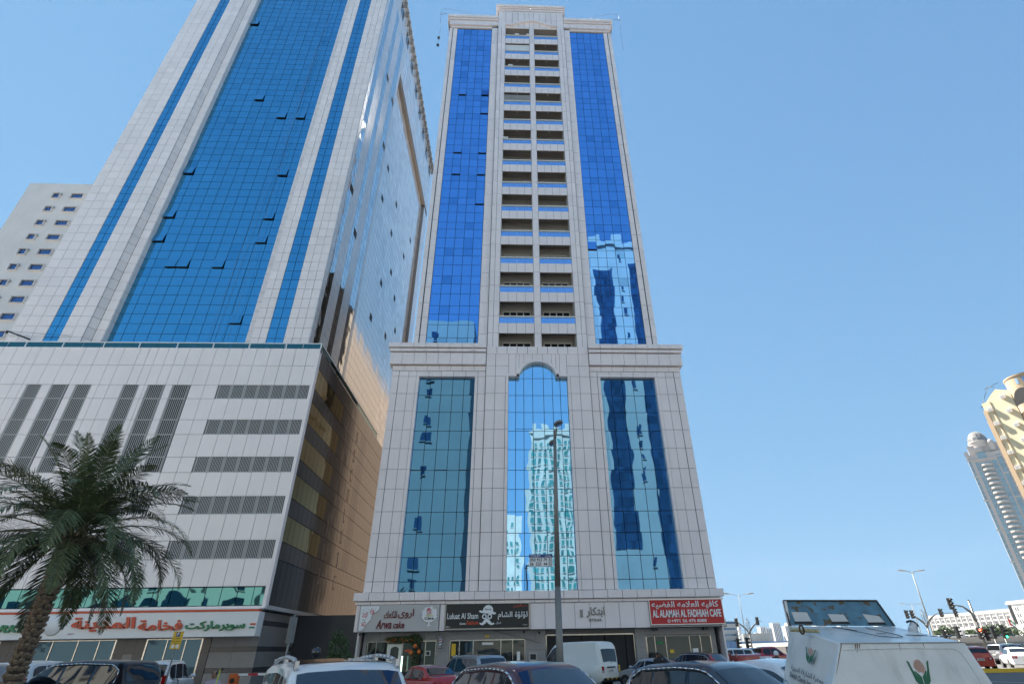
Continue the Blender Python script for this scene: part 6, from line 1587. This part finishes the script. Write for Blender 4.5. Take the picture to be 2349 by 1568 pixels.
# sign seen edge on, left of the white SUV
x, z = unproj((1000+385*1100/2349)*.57349, (2200+545*1100/2349)*.57349, 20)
o = thing('road_sign_post', 'grey sign post with a plate seen from behind, left of the white SUV', 'sign', (x-.1, 20, 0)); b = (x-.1, 20, 0)
h = MB(); h.tube([(x-.12, 20, 0), (x, 20, z)], .035, 8); part('post', h, m_pole, o, b)
h = MB(); T = Matrix.Translation((x-.06, 20.0, z-.45)) @ Matrix.Rotation(R(83), 4, 'Z'); h.box(-.25, .25, -.06, -.04, -.38, .38, 0, T); part('sign_plate', h, m_pole, o, b)
# barrier
x, z = unproj(1010*0+ (2010*1100/2349)*.57349, (2200+1050*1100/2349)*.57349, 28)
o = thing('barrier_gate', 'orange barrier cabinet with a red and white arm at the alley entrance', 'barrier', (x, 28, 0)); b = (x, 28, 0)
h = MB(); h.box(x-.17, x+.17, 27.85, 28.15, 0, z); part('cabinet', h, mat('orange_paint', (.62, .13, .03), .45), o, b)
h = MB(); h.cone((x, 27.85, z-.25), (x, 27.80, z-.25), .09, .09, 14); part('pivot', h, m_black, o, b)
for i in range(9):
    h = MB(); h.box(x+.18+i*.42, x+.18+(i+1)*.42, 27.9, 27.96, z-.08, z+.0); part('arm_section', h, m_red if i % 2 else m_lettw, o, b)
# globe bollard lamp
x, z = unproj((1000+565*1100/2349)*.57349, (2200+870*1100/2349)*.57349, 36)
o = thing('globe_lamp', 'black globe on a post in the dark alley', 'lamp', (x, 36, 0)); b = (x, 36, 0)
h = MB(); h.tube([(x, 36, 0), (x, 36, z-.2)], .05, 8); part('post', h, m_black, o, b)
h = MB(); h.rev([(.01, -.28), (.2, -.2), (.28, 0), (.2, .2), (.01, .28)], (x, 36, z), 18); part('globe', h, mat('glossy_black_globe', (.015, .015, .016), .1, coat=1), o, b)
# barber pole
x, z = -4.93, 2.62
o = thing('barber_pole', 'red, white and blue striped barber pole beside the salon', 'barber pole', (x, 43.5, z)); b = (x, 43.5, z)
for i in range(14):
    h = MB(); z0 = z-.28+i*.04
    for j in range(10):
        a0, a1 = 6.283*j/10, 6.283*(j+1)/10; r_ = .1
        q = lambda a, zz: (x+r_*math.cos(a), 43.5+r_*math.sin(a), zz+.06*math.sin(a)*0+.10*(math.cos(a)+1)*.5)
        h.face([q(a0, z0), q(a1, z0), q(a1, z0+.04), q(a0, z0+.04)])
    part('stripe', h, [m_lettw, m_pb, m_lettw, m_red][(i//2) % 4], o, b, fix=False)
h = MB()
for zz in (z-.40, z+.34): h.rev([(0, -.07), (.1, -.06), (.12, 0), (.1, .06), (0, .07)], (x, 43.5, zz), 14)
h.box(x-.03, x+.03, 43.5, 43.75, z-.4, z-.34); part('metal_cap', h, m_chrome, o, b)
# vertical white-green light stick by the cake shop door
h = MB(); h.box(-7.42, -7.34, 42.6, 42.68, .5, 1.75); tag(h.build('light_stick', mat('pale_green_lamp', (.7, 1, .8), .4, emis=.9)), 'thin pale green light stick beside the cake shop door', 'lamp')
# bicycle leaning by the post
x, z = unproj((1450*1100/2349)*.57349, (2200+1100*1100/2349)*.57349, 27)
o = thing('bicycle', 'dark bicycle parked beside the parking sign post', 'bicycle', (x, 27, 0)); b = (x, 27, 0)
for dx_ in (-.5, .5):
    h = MB(); h.tube([(x+dx_+.32*math.cos(a), 27, .34+.32*math.sin(a)) for a in lin(0, 6.283, 18)], .018, 5); part('wheel', h, m_rubber, o, b)
h = MB(); h.tube([(x-.5, 27, .34), (x-.15, 27, .85), (x+.38, 27, .9), (x+.5, 27, .34)], .02, 6); h.tube([(x-.15, 27, .85), (x-.05, 27, .35), (x+.38, 27, .9)], .02, 6); h.tube([(x-.5, 27, .34), (x-.05, 27, .35)], .015, 6); part('frame', h, m_black, o, b)
h = MB(); h.tube([(x+.38, 27, .9), (x+.36, 27, 1.08), (x+.2, 26.8, 1.12)], .016, 6); h.tube([(x+.36, 27, 1.08), (x+.2, 27.2, 1.12)], .016, 6); part('handlebar', h, m_black, o, b)
h = MB(); h.box(x-.3, x-.06, 26.93, 27.07, .96, 1.02); h.tube([(x-.15, 27, .85), (x-.17, 27, .97)], .015, 6); part('saddle', h, m_black, o, b)

# ================================================================ people
m_skin = mat('skin', (.33, .18, .11), .6); m_skind = mat('brown_skin', (.20, .10, .06), .6)
def person(label, base, yaw, joints, radii, edges, skin, clothes, scale=1.0, name='person', parts=()):
    o = thing(name, label, 'person', base, yaw)
    me = bpy.data.meshes.new('body'); names = list(joints); idx = {n_: i for i, n_ in enumerate(names)}
    me.from_pydata([joints[n_] for n_ in names], [(idx[a], idx[b_]) for a, b_ in edges], [])
    ob = bpy.data.objects.new('body', me); COL.objects.link(ob); ob.parent = o
    sk = ob.modifiers.new('skin', 'SKIN'); sk.use_smooth_shade = True
    me.skin_vertices[0].data
    for n_ in names: me.skin_vertices[0].data[idx[n_]].radius = (radii[n_], radii[n_]*.85 if n_ in ('chest', 'belly', 'pelvis') else radii[n_])
    me.skin_vertices[0].data[idx['pelvis']].use_root = True
    sb = ob.modifiers.new('sub', 'SUBSURF'); sb.levels = 2; sb.render_levels = 2
    me.materials.append(clothes)
    hd = joints['head']
    h = MB(); rws = []
    for i in range(11):
        ph = math.pi*i/10; rws.append([(hd[0]+.082*math.sin(ph)*math.cos(a)*(1+.08*(math.cos(ph) > .2)), hd[1]+.098*math.sin(ph)*math.sin(a), hd[2]+.03-.125*math.cos(ph)) for a in lin(0, 6.283*15/16, 15)])
    h.grid(rws, close=True); h.cone((hd[0], hd[1]-.095, hd[2]+.03), (hd[0], hd[1]-.122, hd[2]+.005), .012, .018, 6)
    for s in (-1, 1): h.cone((hd[0]+s*.08, hd[1], hd[2]+.02), (hd[0]+s*.097, hd[1]+.005, hd[2]+.02), .028, .022, 8)
    h.build('head', skin, o)
    h = MB()
    for s in (-1, 1): h.box(hd[0]+s*.03-.012, hd[0]+s*.03+.012, hd[1]-.095, hd[1]-.085, hd[2]+.03, hd[2]+.042)
    h.box(hd[0]-.022, hd[0]+.022, hd[1]-.093, hd[1]-.083, hd[2]-.045, hd[2]-.038); h.build('face_features', m_dark, o)
    # hands: palm, four fingers and a thumb
    for s, w_, f_ in (('l', 'handl', 1), ('r', 'handr', -1)):
        if w_ not in joints: continue
        p = Vector(joints[w_]); e = Vector(joints['elbow'+s]); d = (p-e).normalized(); sd = d.cross(Vector((0, 0, 1))).normalized()
        h = MB(); h.cone(p-d*.02, p+d*.085, .036, .04, 8)
        for j in range(4):
            q = p+d*.08+sd*(.027-.018*j); L_ = (.06, .072, .068, .052)[j]; k1 = q+d*L_*.55; k2 = k1+d*L_*.3+Vector((0, 0, -L_*.45)); h.tube([q, k1, k2], [.010, .009, .007], 6)
        q = p+sd*.03*f_+d*.02; h.tube([q, q+sd*.03*f_+d*.035, q+sd*.03*f_+d*.07], [.012, .011, .009], 6)
        h.build('hand', skin, o)
    return o
def stand():
    J = dict(pelvis=(0, 0, .95), belly=(0, 0, 1.1), chest=(0, 0, 1.33), neck=(0, 0, 1.49), head=(0, -.01, 1.62),
             shl=(.19, 0, 1.42), elbowl=(.25, .02, 1.13), handl=(.25, -.08, .90), shr=(-.19, 0, 1.42), elbowr=(-.25, .02, 1.13), handr=(-.25, -.08, .90),
             hipl=(.1, 0, .9), kneel=(.11, -.01, .5), anklel=(.11, .02, .09), toel=(.12, -.13, .04), hipr=(-.1, 0, .9), kneer=(-.11, -.01, .5), ankler=(-.11, .02, .09), toer=(-.12, -.13, .04))
    Rr = dict(pelvis=.15, belly=.14, chest=.165, neck=.058, head=.06, shl=.075, elbowl=.05, handl=.032, shr=.075, elbowr=.05, handr=.032, hipl=.1, kneel=.068, anklel=.045, toel=.035, hipr=.1, kneer=.068, ankler=.045, toer=.035)
    Ee = [('pelvis', 'belly'), ('belly', 'chest'), ('chest', 'neck'), ('neck', 'head'), ('chest', 'shl'), ('shl', 'elbowl'), ('elbowl', 'handl'), ('chest', 'shr'), ('shr', 'elbowr'), ('elbowr', 'handr'),
          ('pelvis', 'hipl'), ('hipl', 'kneel'), ('kneel', 'anklel'), ('anklel', 'toel'), ('pelvis', 'hipr'), ('hipr', 'kneer'), ('kneer', 'ankler'), ('ankler', 'toer')]
    return J, Rr, Ee
m_blackcloth = mat('black_cloth', (.022, .022, .025), .85); m_hair = mat('black_hair', (.012, .01, .009), .6)
def haircap(o, hd, m, r=.1):
    h = MB(); rws = []
    for i in range(6):
        ph = math.pi*(.02+.5*i/5); rws.append([(hd[0]+r*.92*math.sin(ph)*math.cos(a), hd[1]+.012+r*1.05*math.sin(ph)*math.sin(a), hd[2]+.045+r*1.05*math.cos(ph)) for a in lin(0, 6.283*15/16, 15)])
    h.grid(rws, close=True); return h.build('hair', m, o)
J, Rr, Ee = stand()
x, z = unproj((2100+1185*1050/2349)*.57349, (2300+700*1050/2349)*.57349, 31)
o = person('person in dark clothes walking between the silver saloon and the black crossover', (x, 31, max(0, z-1.74)), R(150), J, Rr, Ee, m_skind, m_blackcloth); haircap(o, J['head'], m_hair)
x, z = unproj((1840*1100/2349)*.57349, (2200+1035*1100/2349)*.57349, 22)
J, Rr, Ee = stand(); J['handl'] = (.2, -.3, 1.15)
o = person('person in pale lilac clothes standing near the orange barrier', (x, 22, z-1.74), R(10), J, Rr, Ee, m_skin, mat('pale_lilac_cloth', (.42, .36, .46), .8)); haircap(o, J['head'], m_hair)
xq, zq = unproj((1885*1100/2349)*.57349, (2200+1010*1100/2349)*.57349, 21.5)
o = thing('yellow_post', 'thin yellow post with a dark knob beside the person in lilac', 'post', (xq-.05, 21.5, 0)); b = (xq-.05, 21.5, 0)
h = MB(); h.tube([(xq-.12, 21.5, 0), (xq, 21.5, zq)], .022, 8); part('shaft', h, mat('lime_paint', (.50, .55, .06), .5), o, b)
h = MB(); h.rev([(0, -.04), (.05, -.03), (.05, .03), (0, .04)], (xq+.06, 21.5, zq), 10); part('knob', h, m_black, o, b)
# motorcycle courier
x, z = w7(1275, 1290, 36)
mc = thing('delivery_motorcycle', 'red delivery motorcycle with a white top box beside the bin', 'motorcycle', (x, 36, 0), R(20)); 
def mp(name, mb, m, pr=None): return mb.build(name, m, pr or mc)
for dx_ in (-.62, .65):
    h = MB(); h.tube([(dx_+.28*math.cos(a), 0, .3+.28*math.sin(a)) for a in lin(0, 6.283, 18)], .05, 6); mp('wheel', h, m_rubber)
h = MB(); h.tube([(-.5, 0, .65), (.0, 0, .72), (.3, 0, .78)], [.12, .15, .12], 8); h.tube([(.3, 0, .95), (.65, 0, .3)], .035, 6); h.box(-.25, .3, -.12, .12, .32, .6); mp('frame', h, p_red)
h = MB(); h.tube([(.28, -.34, 1.08), (.36, 0, 1.0), (.28, .34, 1.08)], .018, 6); mp('handlebar', h, m_black)
h = MB(); h.box(-.95, -.45, -.26, .26, .88, 1.42); bx_ = mp('delivery_box', h, m_lettw); bv = bx_.modifiers.new('b', 'BEVEL'); bv.width = .03; bv.segments = 2
h = MB(); h.box(-.80, -.60, -.266, -.261, .98, 1.26); mp('box_print', h, m_blackcloth, bx_)
J = dict(pelvis=(0, 0, .86), belly=(0, -.02, 1.0), chest=(0, -.08, 1.24), neck=(0, -.11, 1.39), head=(0, -.14, 1.52),
         shl=(.19, -.08, 1.33), elbowl=(.27, -.26, 1.13), handl=(.28, -.38, 1.08), shr=(-.19, -.08, 1.33), elbowr=(-.27, -.26, 1.13), handr=(-.28, -.38, 1.08),
         hipl=(.11, -.02, .82), kneel=(.2, -.38, .68), anklel=(.18, -.22, .32), toel=(.18, -.36, .27), hipr=(-.11, -.02, .82), kneer=(-.2, -.38, .68), ankler=(-.18, -.22, .32), toer=(-.18, -.36, .27))
_, Rr, Ee = stand()
T = Matrix.Rotation(R(20), 4, 'Z')
o = person('motorcycle courier in dark clothes wearing a white and orange helmet', (x, 36, 0), R(20)+R(90), J, Rr, Ee, m_skind, m_blackcloth)
h = MB(); hd = J['head']; h.rev([(.12, -.08), (.14, 0), (.13, .08), (.08, .14), (0, .165)], (hd[0], hd[1]+.01, hd[2]+.03), 18); h.build('helmet', m_lettw, o)
h = MB(); h.box(-.1, .1, hd[1]-.15, hd[1]-.1, hd[2]-.06, hd[2]+.06); h.build('helmet_visor', mat('orange_visor', (.5, .12, .02), .3), o)

# ================================================================ air
hzb = MB(); hzb.box(-700, 1250, -330, 1760, -1.2, 210)
mh = bpy.data.materials.new('pale_haze'); mh.use_nodes = True; nh = mh.node_tree; nh.nodes.remove(nh.nodes['Principled BSDF'])
pv = nh.nodes.new('ShaderNodeVolumePrincipled'); pv.inputs['Color'].default_value = (.80, .88, .97, 1); pv.inputs['Density'].default_value = .00008; pv.inputs['Anisotropy'].default_value = .2
nh.links.new(pv.outputs[0], nh.nodes['Material Output'].inputs['Volume'])
hzb.build('haze', mh, kind='stuff')
